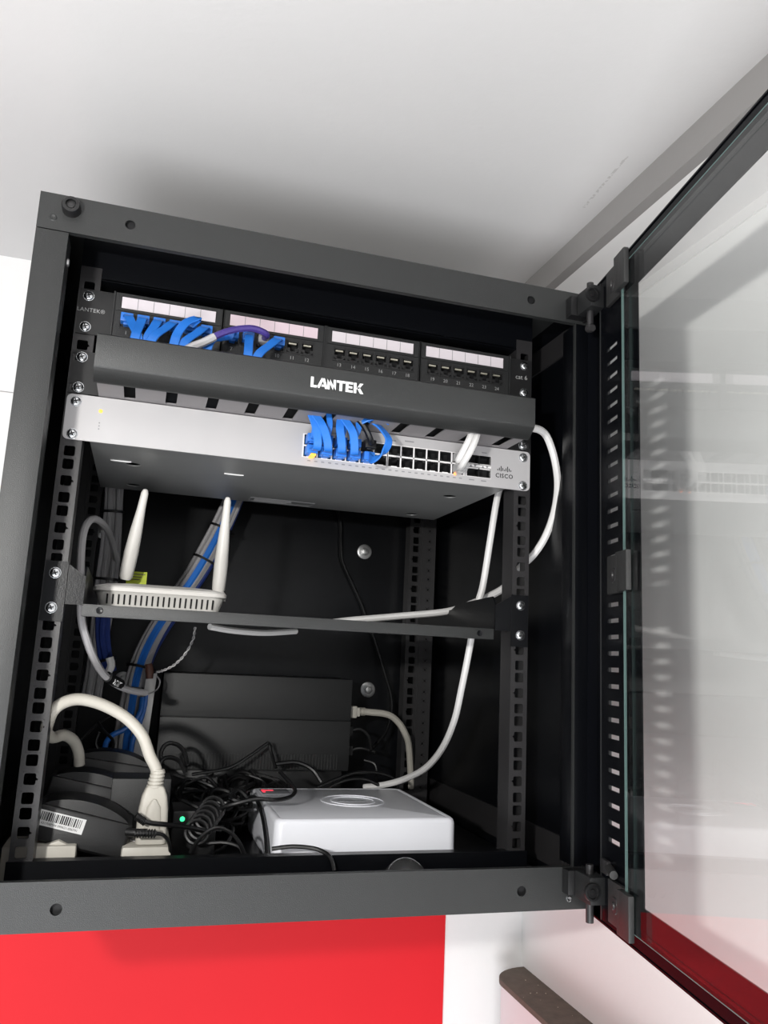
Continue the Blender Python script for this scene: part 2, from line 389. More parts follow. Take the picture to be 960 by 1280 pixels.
def rack_rail(side, y, x0, x1, deep, xh):
    s = side
    b = MB(); hs = [(xh*s, z, 6.1, 6.2, hole_outline(nt, s)) for z, nt in HZ]
    b.plate(min(x0*s, x1*s), max(x0*s, x1*s), -397, 176, hs, y, y+1.8, xz(0))
    xa, xb = sorted((x0*s, (x0+1.8)*s)); b.box(xa, xb, y+1.8, y+deep, -397, 176)
    xa, xb = sorted((x1*s, (x1-1.8)*s)); b.box(xa, xb, y+1.8, y+deep*.7, -397, 176)
    return b
cab.part('rack_rail', rack_rail(-1, 0, 223.2, 242.5, 26, 233.2), M['rail'])
cab.part('rack_rail', rack_rail(1, 0, 223.2, 242.5, 26, 233.2), M['rail'])
for s in (-1, 1):
    b = rack_rail(s, 350, 221, 241, 20, 231.5)
    xa, xb = sorted((241*s, 262*s)); b.plate(xa, xb, -397, 176, [(252*s, z, 3, 3, circ(1.6, 8)) for z, nt in HZ], 348.5, 350, xz(0))
    cab.part('rack_rail', b, M['rail'])
b = MB(); b.box(-243, 243, 1, 3, 165, 209); b.box(-243, 243, 1, 24, 164, 166)
cab.part('cross_member', b, M['inner'])
b = MB(); b.box(-244, 244, -2.2, -0.2, -398, -372.4); b.box(-243, 243, -2, 10, -373.6, -372.2)
cab.part('cross_member', b, M['inner'])
for s in (-1, 1):
    for z0, z1, up in ((-388, -355, 1), (158, 186, 0)):
        xa, xb = sorted((272.0*s, 274.4*s))
        hs = [(y, -376 if up else 176, 1.4, 4.6, None) for y in (-44, -37.5, -31, -24.5)]
        b = MB(); b.plate(-58, 380, z0, z1, hs, xa, xb, lambda a, b_, c: (c, a, b_))
        br = cab.part('side_brace', b, M['rail'])
        for y in (-52, -40):
            q = MB(); q.lathe((xa if s > 0 else xb, y, z1-8), (-s, 0, 0), [(4, 0), (3.6, 1), (2, 2), (0, 2.2)], 12)
            cab.part('brace_screw', q, M['steel'], parent=br)
# wall bolts on the back panel
b = MB(); b.lathe((0, 0, 0), (0, -1, 0), [(11.2, 0), (11.2, 1.6), (10.6, 2), (5.6, 2.1)], 24)
b.lathe((0, 0, 0), (0, -1, 0), [(6.6, 1.9), (6.6, 3.4), (5.8, 3.6), (5.6, 6.5), (4.4, 7.2), (0, 7.3)], 6)
bolt = b.mesh('wall_bolt', [M['dullsteel']])
for x, z in ((161.4, -28.2), (177.3, -232.9), (-216, -30), (-170, -232)): cab.inst('wall_bolt', bolt, (x, 388, z))
# rubber stop with its screw, rivets
b = MB(); b.lathe((-249.5, -63, 198.5), (0, -1, 0), [(8.2, 0), (8.0, 9), (7.2, 10.2), (4.6, 10.4), (4.4, 7.5), (0, 7.4)], 20)
st = cab.part('rubber_stop', b, M['black'])
b = MB(); b.lathe((-249.5, -70.2, 198.5), (0, -1, 0), [(3.0, 0), (2.9, 1.2), (1.4, 1.5), (0, 1.2)], 12); cab.part('stop_screw', b, M['rail'], parent=st)
b = MB(); b.lathe((-264, -63, 187.6), (0, -1, 0), [(3.4, 0), (2.6, .6), (2.2, .3), (0, .2)], 14); cab.part('rivet', b, M['powder'])
b = MB(); b.lathe((257.4, -63, -401.5), (0, -1, 0), [(3.0, 0), (2.6, .9), (1.6, 1), (0, .4)], 14); cab.part('rivet', b, M['steel'])
b = MB(); b.lathe((-249.4, -48, 154), (1, 0, 0), [(4, 0), (3.4, 1.5), (0, 2)], 12); cab.part('side_screw', b, M['dullsteel'])
# ---- the open door: u runs from the hinge edge along the door, w towards the cabinet's opening side
UA = math.radians(9.18); P0 = (276.6, -62.0)
ux, uy = -math.sin(UA), -math.cos(UA); nx, ny = -math.cos(UA), math.sin(UA)
def D(u, w, z): return (P0[0]+u*ux+w*nx, P0[1]+u*uy+w*ny, z)
b = MB(D)
slots = [(62.2, 128.2-15.03*k, 12.4, 2.0, None) for k in range(32) if k not in (15, 16)]
put = lambda a, b_, c: (a, c, b_)
b.plate(34, 121, -413, 211, slots, -2.2, -1, put)
b.plate(419, 540, -413, 211, [], -2.2, -1, put)
b.plate(121, 419, 168.3, 211, [], -2.2, -1, put); b.plate(121, 419, -413, -376.5, [], -2.2, -1, put)
b.box(2, 34, -11, -9.8, -413, 211)
b.box(0, 2, -20, 0, -413, 211); b.box(538, 540, -20, 0, -413, 211)
b.box(0, 540, -20, 0, 209.4, 211); b.box(0, 540, -20, 0, -413, -411.4)
door = cab.part('door', b, M['doorsheet'])
b = MB(D); b.box(32.6, 34.6, -11, -0.6, -411, 209); cab.part('frame_ridge', b, M['doorridge'], parent=door)
b = MB(D); b.box(97.5, 523, -0.8, 4.0, -398.5, 195.5); cab.part('glass_pane', b, M['glass'], parent=door)
b = MB(D); b.box(96.6, 97.5, 1.8, 4.0, -398.5, 195.5); b.box(97.5, 98.2, 3.7, 4.2, -398.5, 195.5); b.box(97.5, 523, 3.7, 4.2, 195.1, 195.6); b.box(97.5, 523, 3.7, 4.2, -398.6, -398); b.box(523, 524.2, -.8, 4, -398.5, 195.5)
cab.part('glass_edge', b, M['glassedge'], parent=door)
for u0, sg in ((97, 1), (523, -1)):
    for zc in (189, -100, -387):
        b = MB(D)
        xs = sorted((u0-39*sg, u0-1.5*sg)); b.box(xs[0], xs[1], -1, 3.2, zc-18, zc+18)
        xs = sorted((u0-3*sg, u0+18*sg)); b.box(xs[0], xs[1], 3.2 if 0 else 4.2, 9.5, zc-18, zc+18)
        xs = sorted((u0-6*sg, u0-1.6*sg)); b.box(xs[0], xs[1], 1, 9.5, zc-18, zc+18)
        cl = cab.part('glass_clip', b, M['clip'], parent=door, bev=1.2)
        b = MB(); c = D(u0-24*sg, 3.2, zc-1); q = D(u0-24*sg, 4.2, zc-1)
        b.lathe(c, (q[0]-c[0], q[1]-c[1], 0), [(7.2, 0), (6.6, 1), (6.0, .9), (3.4, 1.4), (2.6, 2.6), (0, 2.8)], 16)
        cab.part('clip_screw', b, M['rail'], parent=door)
# hinges on the right stile
for zc, dn in ((190.5, -1), (-384.5, -1)):
    b = MB(); b.box(250, 271, -75, -62.5, zc-11, zc+11); b.box(270, 273.5, -88, -62.5, zc-12.5, zc+12.5)
    h = cab.part('hinge', b, M['black'], bev=1.2)
    b = MB(); b.box(256, 273, -104, -76, zc-12, zc+12); cab.part('hinge_leaf', b, M['greyblack'], parent=h, bev=1.5)
    b = MB(); b.cyl((263.5, -90, zc-30), (263.5, -90, zc+20), 3.6); b.lathe((263.5, -90, zc-30), (0, -1, -.3), [(4.6, -3), (4.6, 3), (3.5, 5), (0, 5)], 14) if zc > 0 else None; cab.part('hinge_pin', b, M['rail'], parent=h)
    b = MB(); b.lathe((257, -104, zc), (0, -1, 0), [(8, 0), (7.6, 2.4), (5.8, 2.6), (5.4, 1), (3, 1.1), (2.6, 2), (0, 2.1)], 18); cab.part('hinge_screw', b, M['black'], parent=h)
# earthing stud on the door near the lower hinge
b = MB(D); b.box(40, 56, -1, 3, -368, -356); 
cab.part('lock_plate', b, M['rail'], parent=door, bev=.8)
b = MB(); c = D(54, 0, -362); q = D(78, 6, -362); b.cyl(c, q, 4.2, 3.6, 12); cab.part('stud', b, M['clip'], parent=door)
# ---------------------------------------------------------------- patch panel
t = Thing('patch_bay', (0, 0, 106), 'black patch panel with white label strips, topmost unit in the rack', 'patch panel')
b = MB(); mods = [(-151.5, 0), (-55.5, 1), (55.0, 2), (160.5, 3)]
hs = []
b.plate(-241, 241, 106.5, 152, [(mx, 141.5 - 9.5, 47, 17.5, rrect(46, 17, 2)) for mx, _ in mods], -1.6, 0, xz(0))
b.box(-222, 222, 0, 30, 106.5, 108); b.box(-222, 222, 0, 30, 150.5, 152)
t.part('face_plate', b, M['black'])
for s in (-1, 1):
    for z in (113.4, 145): t.inst('screw', SCREW, (232.5*s, -1.6, z))
# one port: a dark keystone opening with a stepped throat and a row of contacts
pb = MB(); pb.cur = 0
pb.box(-7.0, 7.0, -3.0, -2.4, -8, 8) if 0 else None
pb.plate(-7.1, 7.1, -8, 8, [(0, -.2, 6.2, 6.2, [(-5.6, -1.5), (-2.6, -1.5), (-2.6, -5), (2.6, -5), (2.6, -1.5), (5.6, -1.5), (5.6, 0), (5.6, 5), (3, 5), (0, 5), (-3, 5), (-5.6, 5), (-5.6, 0)])], -3.4, -2.2, xz(0))
pb.cur = 1; pb.box(-6, 6, 6, 7, -6, 6); pb.box(-6.4, -5.6, -2.2, 6.5, -5.5, 5.5); pb.box(5.6, 6.4, -2.2, 6.5, -5.5, 5.5); pb.box(-6, 6, -2.2, 6.5, 4.8, 5.4); pb.box(-6, 6, -2.2, 6.5, -5.8, -5.2)
pb.cur = 2
for k in range(8): pb.box(-3.9+k*1.0, -3.2+k*1.0, -2.0, 0.5, 2.9, 4.4)
PORT = pb.mesh('port', [M['black'], M['dark'], M['contact']])
pitch = [15.1, 15.5, 15.1, 15.2]; first = [-195.0, -93.3, 18.6, 122.6]
LABX = [(-201.6, -111.2), (-96.6, -5.9), (9.7, 99.8), (114.6, 206)]
n = 0; PX = {}
for i, (mx, _) in enumerate(mods):
    l0, l1 = LABX[i]
    b = MB(); b.plate(l0-8, l1+8, 108, 153, [((l0+l1)/2, 143.8, (l1-l0)/2+.6, 6.2, None)]+[(first[i]+k*pitch[i], 125, 6.8, 7.6, None) for k in range(6)], -3.0, -1.4, xz(0))
    b.box(l0-8, l0-6.4, -5, -1.4, 108, 153); b.box(l1+6.4, l1+8, -5, -1.4, 108, 153)
    b.box(l0-5, l1+5, -4.2, -1.4, 134.6, 136.4)
    md = t.part('port_module', b, M['greyblack'])
    b = MB(); b.box(l0, l1, -2.4, -1.2, 138, 149.6); b.cur = 1
    for k in range(1, 6): b.box(l0+k*(l1-l0)/6-.25, l0+k*(l1-l0)/6+.25, -2.6, -2.3, 138.2, 149.4)
    t.part('label_strip', b, M['labelpink' if i == 1 else 'label'], M['greyprint'], parent=md, label='pinkish white label strip' if i == 1 else None)
    for k in range(6):
        n += 1; x = first[i]+k*pitch[i]; PX[n] = x
        t.inst('port', PORT, (x, 0, 125), parent=md)
    nums = merge(*[text_mb(str(i*6+k+1), 5.2, first[i]+k*pitch[i], -3.2, 112.6) for k in range(6)])
    t.part('port_numbers', nums, M['dimprint'], parent=md)
t.part('brand_print', text_mb('LANTEK®', 5.6, -229, -1.75, 130.6, space=1.05), M['dimprint'])
t.part('cat_print', text_mb('cat 6', 7.5, 229, -1.75, 131), M['dimprint'])

# ---------------------------------------------------------------- cable manager
t = Thing('cable_manager', (0, 0, 45), 'black cable manager bar with a white maker name, between patch panel and switch', 'cable manager')
CX = 215.5
prof = [(-40, 86.6), (-61, 86.6), (-63, 85), (-63, 56.5), (-61.4, 54.2), (-50, 45.2), (-47, 44.8), (-47, 46.2), (-49.6, 46.6), (-60.4, 55.2), (-61.4, 57.0), (-61.4, 84.6), (-60.4, 85.2), (-40, 85.2)]
b = MB(); b.prism(prof, -CX, CX, 'yzx')
for s in (-1, 1): b.prism([(-46, 86), (-62, 86), (-62.4, 56), (-50, 46), (-46, 46)], s*CX-(.8 if s > 0 else -.0), s*CX+(.0 if s > 0 else .8), 'yzx')
cv = t.part('cover', b, M['powder'])
# maker name on the cover, drawn as slanted block letters
LZ = 69.0
def glyph(polys, x0, sc):
    b = MB()
    for poly in polys: b.prism([(x0+px*sc, LZ+(py-5)*sc) for px, py in poly], -63.35, -62.9, 'xzy')
    return b
ch = {
 'L': [[(0, 0), (7, 0), (7, 2.2), (2.6, 2.2), (2.6, 10), (0, 10)]],
 'A': [[(-2.2, 0), (.6, 0), (3.6, 7.2), (3.9, 10), (2.2, 10)], [(6.0, 0), (8.6, 0), (5.2, 10), (2.9, 10)], [(2.2, 1.8), (5.2, 1.8), (4.4, 3.8), (3.0, 3.8)]],
 'N': [[(0, 0), (2.4, 0), (2.4, 10), (0, 10)], [(2.4, 10), (0, 10), (5.6, 0), (8, 0)], [(5.8, 0), (8.2, 0), (8.2, 10), (5.8, 10)]],
 'T': [[(0, 7.8), (8, 7.8), (8, 10), (0, 10)], [(2.7, 0), (5.3, 0), (5.3, 7.9), (2.7, 7.9)]],
 'E': [[(0, 0), (2.6, 0), (2.6, 10), (0, 10)], [(2.5, 0), (7, 0), (7, 2.1), (2.5, 2.1)], [(2.5, 4), (6.4, 4), (6.4, 6), (2.5, 6)], [(2.5, 7.9), (7, 7.9), (7, 10), (2.5, 10)]],
 'K': [[(0, 0), (2.6, 0), (2.6, 10), (0, 10)], [(2.5, 4.1), (6, 10), (9.2, 10), (5.2, 4.6), (2.6, 4)], [(3.2, 5.2), (6.4, 0), (9.6, 0), (5.2, 6.6)]]}
adv = {'L': 7.8, 'A': 7.9, 'N': 9.0, 'T': 8.6, 'E': 7.8, 'K': 9.6}
x = -21.0; G = []; sc = 1.03
for c in 'LANTEK': G.append(glyph(ch[c], x, sc)); x += adv[c]*sc
t.part('maker_name', merge(*G), M['white'], parent=cv)
# duct base with finger slots running back from the cover
b = MB(); sl = [(-184.5+38.05*k, -25.5, 5.4, 20, rrect(5.2, 19.6, 1.8)) for k in range(11)]
b.plate(-213, 213, -47, 0, sl, 46.2, 47.4, lambda a, b_, c: (a, b_, c))
t.part('duct_base', b, M['fingers'])
b = MB(); b.box(-213, 213, -1.6, 0, 49, 105); b.box(-213, 213, -42, -40.4, 82, 85.4); 
t.part('duct_back', b, M['black'])
for s in (-1, 1):
    xa, xb = sorted((212*s, 241*s))
    b = MB(); b.plate(xa, xb, 46.6, 88.6, [(236*s, z, 4.4, 3.6, None) for z in (52.4, 82.6)], -1.6, 0, xz(0)); xa, xb = sorted((211.4*s, 213*s)); b.box(xa, xb, -47, 0, 47, 86)
    t.part('ear', b, M['black'])
    for z in (52.4, 82.6): t.inst('screw', SCREW, (232.0*s, -1.6, z))

# ---------------------------------------------------------------- network switch
t = Thing('network_switch', (0, 0, 1), 'silver-fronted network switch with rows of ports above the shelf', 'network switch')
b = MB(); b.plate(-217, 217, 0, 237, [(-178, 90, 8.6, 8.6, circ(8)), (-178, 205, 8.6, 8.6, circ(8)), (178, 78, 8.6, 8.6, circ(8)), (176, 212, 8.6, 8.6, circ(8)), (-190, 80, 10, 2.4, None), (-72, 86, 10, 2.4, None)], 3.4, 4.6, lambda a, b_, c: (a, b_, c))
b.box(-217, -215.8, 0, 237, 4.6, 44.6); b.box(215.8, 217, 0, 237, 4.6, 44.6); b.box(-217, 217, 235.8, 237, 4.6, 44.6); b.box(-217, 217, 0, 237, 43.4, 44.6)
b.cur = 1; b.box(-214, 214, 2, 234, 8, 9)
cs = t.part('case', b, M['chassis'], M['dark'])
b = MB()
for x, y in ((-190, 80), (-72, 86)): b.prism([(x-10.5, y-2.6), (x+10.5, y-2.6), (x+7, y+.6), (x-7, y+.6)], 2.6, 3.5, 'xyz')
t.part('mounting_keyhole', b, M['white'], parent=cs)
b = MB(); b.plate(-38, 44, 205, 232, [(3, 218, 38, 10.5, None)], 3.1, 3.5, lambda a, b_, c: (a, b_, c))
for k in range(4): b.box(-32, -32+random.uniform(40, 62), 209+k*5, 209.6+k*5, 3.1, 3.5)
t.part('rating_label', b, M['greyprint'], parent=cs)
blocks = [(-13.2, 76.2), (76.8, 162.6)]
b = MB(); o = rrect(241, 23, 5, 5); ho = [(31.5, 22.4, 45.2, 12.2, None), (119.9, 22.4, 43.2, 12.2, None), (180, 22.6, 14.4, 12.2, None)]
# face with rounded outer corners: middle sheet plus end pieces
b.plate(-236, 236, 1.2, 45.4, ho, -2, 0, xz(0))
for s in (-1, 1):
    pr = [(236*s, 1.2), (236*s, 45.4)]+[(s*(236+5*math.sin(math.radians(a))), 40.4+5*math.cos(math.radians(a))) for a in range(0, 91, 15)]+[(s*(236+5*math.cos(math.radians(a))), 6.2-5*math.sin(math.radians(a))) for a in range(0, 91, 15)]
    b.prism(pr, -2, 0, 'xzy')
fp = t.part('face_plate', b, M['silver'])
for s in (-1, 1):
    for z in (6.6, 38.3): t.inst('screw', SCREW, (232.6*s, -2, z))
sp = MB(); sp.plate(-7.1, 7.1, -5.9, 5.9, [(0, .1, 6.4, 5.3, [(-6, -5), (6, -5), (6, 2.4), (3.4, 2.4), (3.4, 4), (2, 4), (2, 5), (-2, 5), (-2, 4), (-3.4, 4), (-3.4, 2.4), (-6, 2.4)])], -1.6, -.4, xz(0))
sp.cur = 1; sp.box(-6.6, 6.6, 9, 10, -5.6, 5.6)
sp.box(-6.6, -6.1, -.4, 9.5, -5.5, 5.4); sp.box(6.1, 6.6, -.4, 9.5, -5.5, 5.4); sp.box(-6.5, 6.5, -.4, 9.5, -5.7, -5.2); sp.box(-6.5, 6.5, -.4, 9.5, 5.2, 5.7)
SPD = sp.mesh('port', [M['black'], M['dark']])
up = MB(); up.v = [(x, y, -z) for x, y, z in sp.v]; up.f = [f[::-1] for f in sp.f]; up.m = list(sp.m); SPU = up.mesh('port', [M['black'], M['dark']])
SWX = []
for i, (a, c) in enumerate(blocks):
    b = MB(); b.plate(a-.8, c+.8, 10.2, 34.8, [((a+c)/2, 22.4, (c-a)/2-.6, 11.6, None)], -2.6, 0, xz(0))
    st_ = (c-a)/6
    for k in range(1, 6): b.box(a+k*st_-.7, a+k*st_+.7, -2.4, -.2, 11, 34)
    b.box(a, c, -2.4, -.2, 21.6, 23.2)
    for k in range(6): b.box(a+k*st_+4, a+k*st_+st_-4, -2.5, -.4, 10.4, 11.6)
    fr = t.part('port_frame', b, M['portwhite'])
    for k in range(6):
        x = a+(k+.5)*st_; SWX.append(x)
        t.inst('port', SPD, (x, 0, 16.6), parent=fr); t.inst('port', SPU, (x, 0, 28.3), parent=fr)
b = MB(); b.plate(165.6, 194.4, 10.2, 35, [(180, 29.6, 13.4, 4.4, None), (180, 15.2, 13.4, 4.4, None)], -2.4, -.2, xz(0)); 
fr = t.part('uplink_frame', b, M['portwhite'])
ub = MB(); ub.plate(-6.8, 6.8, -5.2, 5.2, [(0, 0, 6.4, 4.8, None)], -2.8, 8, xz(0)); ub.cur = 1; ub.box(-6.6, 6.6, 7, 8, -5, 5)
UP = ub.mesh('uplink_port', [M['black'], M['dark']])
for x in (173, 187):
    for z in (29.2, 15.8): t.inst('uplink_port', UP, (x, 0, z), parent=fr)
    b = MB(); b.prism([(x-4, 21.2), (x-1, 21.2), (x-2.5, 23.6)], -2.9, -2.3, 'xzy'); b.prism([(x+1, 23.6), (x+4, 23.6), (x+2.5, 21.2)], -2.9, -2.3, 'xzy'); t.part('port_arrows', b, M['greyprint'], parent=fr)
# maker mark: rising and falling bars over the name
b = MB()
for k, h in enumerate((1.6, 3.2, 5.2, 3.2, 1.6, 3.2, 5.2, 3.2, 1.6)):
    x = 202.4+k*1.95; b.box(x-.42, x+.42, -2.3, -1.9, 20.6-(.8 if h > 5 else 0), 20.6+h)
mk = merge(b, text_mb('CISCO', 6.6, 210.2, -2.2, 14.8, off=.12, space=1.12))
t.part('maker_mark', mk, M['dark'], parent=fp)
b = MB()
for k in range(24):
    x = -8+k*7.2; b.box(x, x+3.2, -2.25, -1.95, 6.4, 7.5)
for x in (172, 186): b.box(x-3, x+3, -2.25, -1.95, 6.2, 7.4); b.box(x-3, x+3, -2.25, -1.95, 37.6, 38.7)
for x, z in ((80, 38.4), (100, 39.6), (18, 38.2)): b.box(x-5, x+5, -2.25, -1.95, z, z+1.3)
for z in (14, 17, 20): b.lathe((-209.7, -1.95, z), (0, -1, 0), [(.7, 0), (.7, .3)], 8)
pm = t.part('port_marks', b, M['greyprint'], parent=fp); pm['kind'] = 'stuff'
b = MB(); b.lathe((-209.7, -2, 31.6), (0, -1, 0), [(1.9, 0), (1.6, .5), (0, .7)], 10); t.part('status_light', b, M['ledamber'], parent=fp)

# ---------------------------------------------------------------- blue patch leads on the patch panel
SIDE = (1, 0, 0)
def lead_up(num, to, label, mid=None, name='patch_lead', col='blue', wd=8.6):
    x = PX[num]
    t = Thing(name, (x, -4, 118), label, 'cable', 'blue flat leads in the patch panel')
    b = MB(); b.box(x-5.8, x+5.8, -13, 1, 121.0, 129.8); b.box(x-3, x+3, -10, 0, 118.6, 121.5)
    t.part('plug', b, M[col], bev=.8)
    pts = [(x, -10, 125.5), (x+(to[0]-x)*.12, -19, 124)]+(mid or [(x+(to[0]-x)*.45, -27, 114)])+[to, (to[0]+(to[0]-x)*.15, to[1]+1, to[2]-22)]
    b = MB(); b.ribbon(pts, wd, 1.9, SIDE, 7); t.part('flat_cable', b, M[col])
    return t
def below(px, py, Y=-38): return on_(px, py, Y)
UPLEADS = [(1, [(-182.4, -38, 97.3)][0], 'blue flat lead in patch panel port 1, leaning right', None),
 (2, [(-184.4, -40, 96.2)][0], 'blue flat lead in patch panel port 2, dropping almost straight down', None),
 (3, [(-173.7, -36, 97.1)][0], 'blue flat lead in patch panel port 3, leaning left, left of a slacker one', None),
 (4, [(-169.4, -39, 96.7)][0], 'blue flat lead in patch panel port 4, slanting down to the left', None),
 (5, [(-149, -40, 96.4)][0], 'blue flat lead in patch panel port 5, arching highest of the row', [(-129.3, -20, 132.2), (-139.6, -27, 123.4), (-146.2, -34, 109.7)]),
 (6, [(-140.8, -38, 96.9)][0], 'blue flat lead in patch panel port 6, beside the pale cable sleeve', None),
 (7, [(-116.5, -34, 104)][0], 'blue flat lead in patch panel port 7, lying under the purple cable', [(-98.4, -18, 118.1), (-108.9, -28, 110.8)]),
 (8, [(-79.5, -38, 96.2)][0], 'blue flat lead in patch panel port 8, hanging straight below the purple arch', None),
 (10, [(-70.2, -38, 96.1)][0], 'blue flat lead in patch panel port 10, rightmost of the row', None)]
for num, to, lab, mid in UPLEADS: lead_up(num, to, lab, mid)
t = Thing('purple_cable', (PX[9], -4, 118), 'purple round cable with a white sleeve, arching over the blue leads', 'cable')
b = MB(); x = PX[9]; b.box(x-5.5, x+5.5, -13, 1, 121, 129.6); t.part('plug', b, M['clearplug'], bev=.8)
b = MB(); b.tube([(x, -8, 126)]+[(-61.7, -24, 125.2), (-74.6, -30, 126.6), (-88.8, -34, 122.6), (-102.6, -38, 115.4), (-114.9, -40, 106.9)], 3.4, 8, 6); t.part('cable', b, M['purple'])
b = MB(); b.tube([(-112.8, -40, 108), (-122.7, -41, 100.3), (-131.9, -41, 94.8), (-140.9, -40, 88.2)], 4.0, 8, 5); t.part('sleeve', b, M['gcable'], label='pale sleeve')

# ---------------------------------------------------------------- blue leads on the switch
def plug_at(t, x, z, col='blue', up=False, long_=15):
    b = MB(); b.box(x-5.7, x+5.7, -long_, 4, z-4.3, z+4.3); b.box(x-3, x+3, -long_*.8, -1, z-5.4, z+5.4)
    return t.part('plug', b, M[col], bev=.9)
def lead_sw(col_i, row, pts, label, side=SIDE, wd=8.4, col='blue', group='blue flat leads in the switch'):
    x = SWX[col_i]; z = 16.4 if row else 28.4
    t = Thing('switch_lead', (x, -2, z-5), label, 'cable', group)
    plug_at(t, x, z, col)
    if pts:
        b = MB(); b.ribbon([(x, -13, z)]+pts, wd, 1.9, side, 7); t.part('flat_cable', b, M[col])
    return t
lead_sw(0, 1, [(-3.3, -24, 14.5), (-4.4, -30, 23.5), (-7.7, -30, 37.8), (-13.6, -27, 51.9), (-19.1, -22, 63.5)], 'blue flat lead in the lowest left switch port, above an orange light')
lead_sw(1, 1, [(8.1, -24, 14.2), (5.4, -30, 23.1), (-0.8, -32, 36.6), (-9.7, -28, 50.5), (-15.8, -22, 63.9)], 'blue flat lead in the second lower switch port from the left')
lead_sw(2, 1, [(22.1, -24, 14.3), (20.1, -30, 23.3), (17.7, -30, 36.2), (18.7, -26, 49.1), (18.8, -22, 64.6)], 'blue flat lead in the third lower switch port from the left')
lead_sw(3, 1, [(35.3, -24, 14.2), (33.1, -30, 24.9), (29.6, -32, 35.5), (20.7, -28, 49.6), (17.1, -22, 64.3)], 'blue flat lead in the fourth lower switch port, bending left')
lead_sw(4, 1, [(53.2, -30, 8.3), (61.9, -36, 15.4), (67.2, -36, 27.7), (63.7, -32, 37.4), (55.4, -27, 46.9), (43.2, -24, 54.6), (39.3, -20, 68)], 'blue flat lead in the fifth lower switch port, looping out to the right', side=[(0, .2, 1), (.3, .3, 1), (1, .4, .4), (1, .3, 0), (1, .2, -.3), (1, 0, 0), (1, 0, 0)])
for k, lab in enumerate(('first', 'second', 'third', 'fourth')):
    lead_sw(k, 0, [(-6.9, -22, 26.9), (6.9, -22, 27), (21, -22, 26.2), (32.7, -22, 26)][k:k+1]+[(SWX[k]-1, -25, 40), (SWX[k]-3, -24, 54)], 'blue lead in the %s upper switch port from the left' % lab, wd=6)
t = Thing('black_lead', (SWX[4], -2, 22), 'black round lead in the upper switch port right of the blue leads', 'cable')
plug_at(t, SWX[4], 28.4, 'black', long_=18)
b = MB(); b.tube([(SWX[4], -16, 28.5)]+[(50.6, -26, 30.6), (43.1, -30, 41.2), (34.5, -29, 50.3), (25.2, -25, 57), (18.4, -20, 65.1)], 3.3, 8, 6); t.part('cable', b, M['cord'])
b = MB(); b.ribbon([(38.4, -34, 46.1), (45.4, -38, 49.3), (57, -38, 51.7), (66.5, -32, 49.6)], 9, 1.9, (0, .5, 1), 6)
Thing('blue_lead_loop', (60, -34, 45), 'blue flat lead bending sideways out of a duct slot above the black lead', 'cable', mb=b, mats=[M['blue']])
for k, (pp, sd, lab) in enumerate((([(-152.6, -38, 50), (-147.5, -30, 52.5), (-141.5, -22, 55.1)], (0, 1, .3), 'short blue lead glimpsed in the second duct slot from the left'), ([(-120.5, -38, 51.4), (-114.9, -30, 54), (-106.8, -22, 56)], (0, 1, .3), 'short blue lead glimpsed in the third duct slot from the left'), ([(83.6, -40, 48.8), (93.1, -32, 51.4), (102.7, -24, 54)], (0, 1, .3), 'short blue lead glimpsed in the duct slot right of the black lead'), ([(115.5, -40, 49.6), (125.4, -32, 52.2), (136.4, -24, 54.9)], (0, 1, .3), 'short blue lead glimpsed in the duct slot left of the white pair'))):
    b = MB(); b.ribbon([(x, y, z+3) for x, y, z in pp], 8, 1.9, sd, 5)
    Thing('duct_lead', tuple(pp[1]), lab, 'cable', 'blue leads lying in the cable manager', mb=b, mats=[M['blue']])
# the pair of white cables with clear plugs at the right end of the switch
for k, (row, dx, lab) in enumerate(((0, 0, 'white cable with clear plug in the last upper switch port'), (1, 1, 'white cable with clear plug in the last lower switch port, beside an orange light'))):
    x = SWX[11]; z = 16.4 if row else 28.6
    t = Thing('white_switch_cable', (x, -2, z-5), lab, 'cable', 'pair of white cables in the switch')
    b = MB(); b.box(x-5.6, x+5.6, -17, 4, z-4.2, z+4.2); b.box(x-3, x+3, -12, -1, z-6.2, z-4); b.box(x-4.6, x+4.6, -24, -16, z-3.4, z+3.4); t.part('plug', b, M['clearplug'], bev=.8)
    pts = [(x, -10, z)]+([(146.7, -26, 20.2), (149.4, -36, 31), (154.9, -37, 44.3), (158.9, -33, 57.1), (162.3, -26, 71.8)] if row == 0 else [(150.9, -27, 15.3), (154.1, -40, 27.2), (159.9, -40, 41.6), (164.8, -34, 55), (168.8, -26, 70.9)])
    b = MB(); b.tube(pts, 3.5, 9, 6); t.part('cable', b, M['wcable'])
    b = MB(); b.lathe((x-(3 if row else 3), -2.6, 10.9 if row else 34.2), (0, -1, 0), [(1.8, 0), (1.5, .8), (0, 1)], 10)
    if row: t.part('link_light', b, M['ledorange'])
b = MB(); b.box(SWX[0]-1.5, SWX[0]+3.5, -16.2, -2.4, 9.4, 11.4)
Thing('port_light', (SWX[0], -10, 9), 'orange port light under the leftmost blue lead of the switch', 'light', mb=b, mats=[M['ledamber']])
b = MB(); b.lathe((-207, -30, 48.1), (0, 0, -1), [(4.5, 0), (4, .4), (0, .6)], 12)

